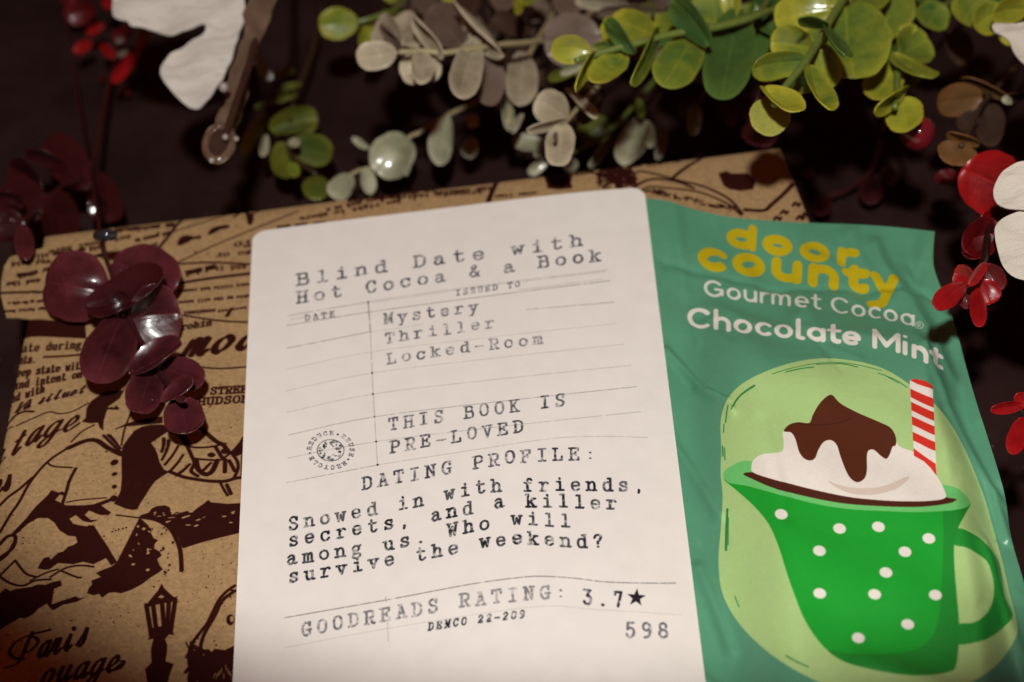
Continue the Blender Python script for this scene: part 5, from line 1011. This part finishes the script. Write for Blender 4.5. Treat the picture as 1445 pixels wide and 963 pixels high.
# ------------------------------------------------------------------ white fabric butterfly and petals
def mat_fabric(name, c):
    m_, nt, bs = mat_new(name); N = nt.nodes; K = nt.links
    tc = N.new('ShaderNodeTexCoord'); w1 = N.new('ShaderNodeTexWave'); w1.inputs['Scale'].default_value = 900; w1.inputs['Distortion'].default_value = .6; w1.bands_direction = 'DIAGONAL'
    K.new(tc.outputs['Object'], w1.inputs['Vector'])
    nz = N.new('ShaderNodeTexNoise'); nz.inputs['Scale'].default_value = 90; nz.inputs['Detail'].default_value = 6; K.new(tc.outputs['Object'], nz.inputs['Vector'])
    r = N.new('ShaderNodeValToRGB'); r.color_ramp.elements[0].position = .3; r.color_ramp.elements[1].position = .7
    r.color_ramp.elements[0].color = tuple(v*.9 for v in c[:3])+(1,); r.color_ramp.elements[1].color = c; K.new(nz.outputs['Fac'], r.inputs['Fac']); K.new(r.outputs['Color'], bs.inputs['Base Color'])
    mp = N.new('ShaderNodeMapping'); mp.inputs['Scale'].default_value = (90, 300, 90); K.new(tc.outputs['Object'], mp.inputs['Vector'])
    n2 = N.new('ShaderNodeTexNoise'); n2.inputs['Scale'].default_value = 1.0; n2.inputs['Detail'].default_value = 4; K.new(mp.outputs[0], n2.inputs['Vector'])
    ad = N.new('ShaderNodeMath'); ad.operation = 'MULTIPLY_ADD'; K.new(w1.outputs['Fac'], ad.inputs[0]); ad.inputs[1].default_value = .03; K.new(n2.outputs['Fac'], ad.inputs[2])
    bp = N.new('ShaderNodeBump'); bp.inputs['Strength'].default_value = .8; bp.inputs['Distance'].default_value = .0022; K.new(ad.outputs[0], bp.inputs['Height']); K.new(bp.outputs['Normal'], bs.inputs['Normal'])
    bs.inputs['Roughness'].default_value = .6; bs.inputs['Sheen Weight'].default_value = .2
    return m_
m_fab = mat_fabric('white_satin', srgb(208, 200, 190)); m_fab2 = mat_fabric('white_linen', srgb(208, 198, 184))
def plane_pos(cpx, cpy, cz, nrm, wav=.0005, ws=55, seed=0):
    c = at(cpx, cpy, cz)[0]; n_ = np.array(nrm, float); n_ /= np.linalg.norm(n_)
    def f(x, y):
        d = ray(x, y); t = ((c-CAM)@n_)/(d@n_); P = CAM+d*t[:, None]
        q = P-c; w = wav*(np.sin(q[:, 0]*ws*9+q[:, 1]*ws*3+seed)+.6*np.sin(q[:, 1]*ws*11-q[:, 0]*ws*4+seed*2)+.5*np.sin((q[:, 0]+q[:, 1])*ws*19))
        r2 = (q**2).sum(1); return P+n_*(w+r2*2.0)[:, None], np.tile(n_, (len(P), 1))
    return f
bf = thing('butterfly_ornament', 'white satin butterfly with a translucent brown plastic body, at the far left', 'butterfly')
outline_piece('wing', ZBF([(460, -160), (470, -60), (485, 0), (480, 40), (485, 75), (520, 95), (545, 100), (562, 118), (610, 122), (670, 135), (735, 148), (800, 132), (860, 113), (876, 116), (876, 130), (860, 150), (800, 185), (735, 215), (705, 240), (690, 270), (682, 310), (695, 345), (730, 390), (760, 420), (800, 455), (825, 464), (850, 462), (885, 435), (910, 400), (940, 350), (965, 290), (990, 230), (1005, 170), (1030, 110), (1045, 60), (1040, 0), (1030, -80), (980, -180), (700, -230)]), plane_pos(260, 60, 48, (-.05, -.45, 1)), m_fab, bf, .3, step=7)
outline_piece('wing', ZBF([(1085, 200), (1100, 225), (1125, 270), (1160, 325), (1150, 338), (1120, 330), (1090, 290), (1070, 240)]), plane_pos(370, 95, 34, (.2, -.5, 1)), mat_fabric('grey_satin', srgb(140, 140, 136)), bf, .3, step=5)
m_body = mat_plain('translucent_brown_plastic', srgb(112, 90, 74), .18, 260, .25, .5, .0004, coat=.8); m_body.node_tree.nodes['Principled BSDF'].inputs['Transmission Weight'].default_value = .3; m_rib = mat_plain('dark_brown_plastic', srgb(54, 34, 26), .3, 300, .2, .3, coat=.5)
outline_piece('body', ZBF([(1190, -60), (1172, 10), (1150, 60), (1140, 100), (1105, 170), (1095, 210), (1070, 260), (1066, 300), (1050, 350), (1056, 400), (1030, 450), (1020, 500), (1000, 545), (970, 560), (925, 545), (915, 515), (930, 480), (955, 455), (960, 420), (945, 380), (970, 330), (975, 290), (1000, 250), (1010, 200), (1035, 160), (1040, 110), (1030, 60), (1060, 0), (1080, -60)]), plane_pos(345, 100, 50, (.1, -.5, 1), .00035, 70), m_body, bf, .9, step=5)
tube('rib', [pt(*ZBF([(x, y)])[0], h) for x, y, h in ((1180, -60, 51), (1150, 10, 52.5), (1095, 150, 52.5), (1050, 290, 52), (1010, 410, 51), (975, 520, 49.5), (955, 580, 48.5))], [.0012, .0011, .001, .001, .0009, .0008, .0006], m_rib, bf)
dp = [pt(*ZBF([q])[0], 47.0) for q in ell(930, 610, 55, 72, .35, 16)]; dp.append(dp[0])
tube('eyelet', dp, [.0009]*17, m_body, bf, 8)
outline_piece('tail', ZBF(ell(932, 608, 44, 60, .35, 16)), plane_pos(310, 203, 46.6, (0, -.5, 1), .0002), m_rib, bf, .5, step=5)
for x, y, r_ in ((956, 583, .0007), (950, 372, .0011), (1056, 65, .0008), (1058, 78, .0007), (898, 682, .0006), (1002, 590, .0006)):  # the one on the eyelet is a highlight modelled as a solid ball
    blob('bead_and_glint', pt(*ZBF([(x, y)])[0], 52 if y < 500 else 48.5), r_, mat_plain('clear_bead_and_glint', srgb(150, 140, 130), .06, 200, .1, .0, coat=1.0), bf)
tube('wire', [pt(*ZBF([(x, y)])[0], h) for x, y, h in ((1230, -260, 0), (1215, -160, 30), (1180, -60, 51))], [.0008]*3, m_rib, bf)
fl = thing('fabric_flower', 'white linen flower at the right edge beside the bright red sprig, two petals in view', 'flower', group='white linen flowers')
outline_piece('petal', ZR([(700, 150), (578, 162), (530, 173), (480, 205), (450, 250), (440, 290), (450, 330), (490, 358), (578, 372), (700, 380)]), plane_pos(1425, 265, 56, (-.1, -.4, 1), .0004), m_fab2, fl, .3, step=7)
outline_piece('petal', ZR([(700, 370), (578, 378), (530, 390), (480, 415), (448, 455), (446, 500), (460, 560), (480, 630), (520, 678), (578, 700), (700, 720)]), plane_pos(1425, 350, 50, (-.25, -.5, 1), .0004, 50, 2), m_fab2, fl, .3, step=7)
tube('stem', [pt(1500, 300, 50), pt(1560, 240, 35), pt(1640, 150, 0)], [.001]*3, STEM['g'], fl, 8)
f2 = thing('fabric_flower', 'white linen petal tip entering at the far right corner over the yellow green cluster', 'flower', group='white linen flowers')
outline_piece('petal', ZG3([(965, 150), (1020, 138), (1160, 138), (1320, 120), (1340, 480), (1250, 460), (1160, 392), (1110, 342), (1085, 292), (1072, 252), (1020, 215), (980, 195)]), plane_pos(1425, 50, 56, (-.1, -.4, 1), .0004, 55, 4), m_fab2, f2, .3, step=7)
tube('stem', [pt(1470, 60, 55), pt(1560, 0, 35), pt(1640, -60, 0)], [.001]*3, STEM['g'], f2, 8)
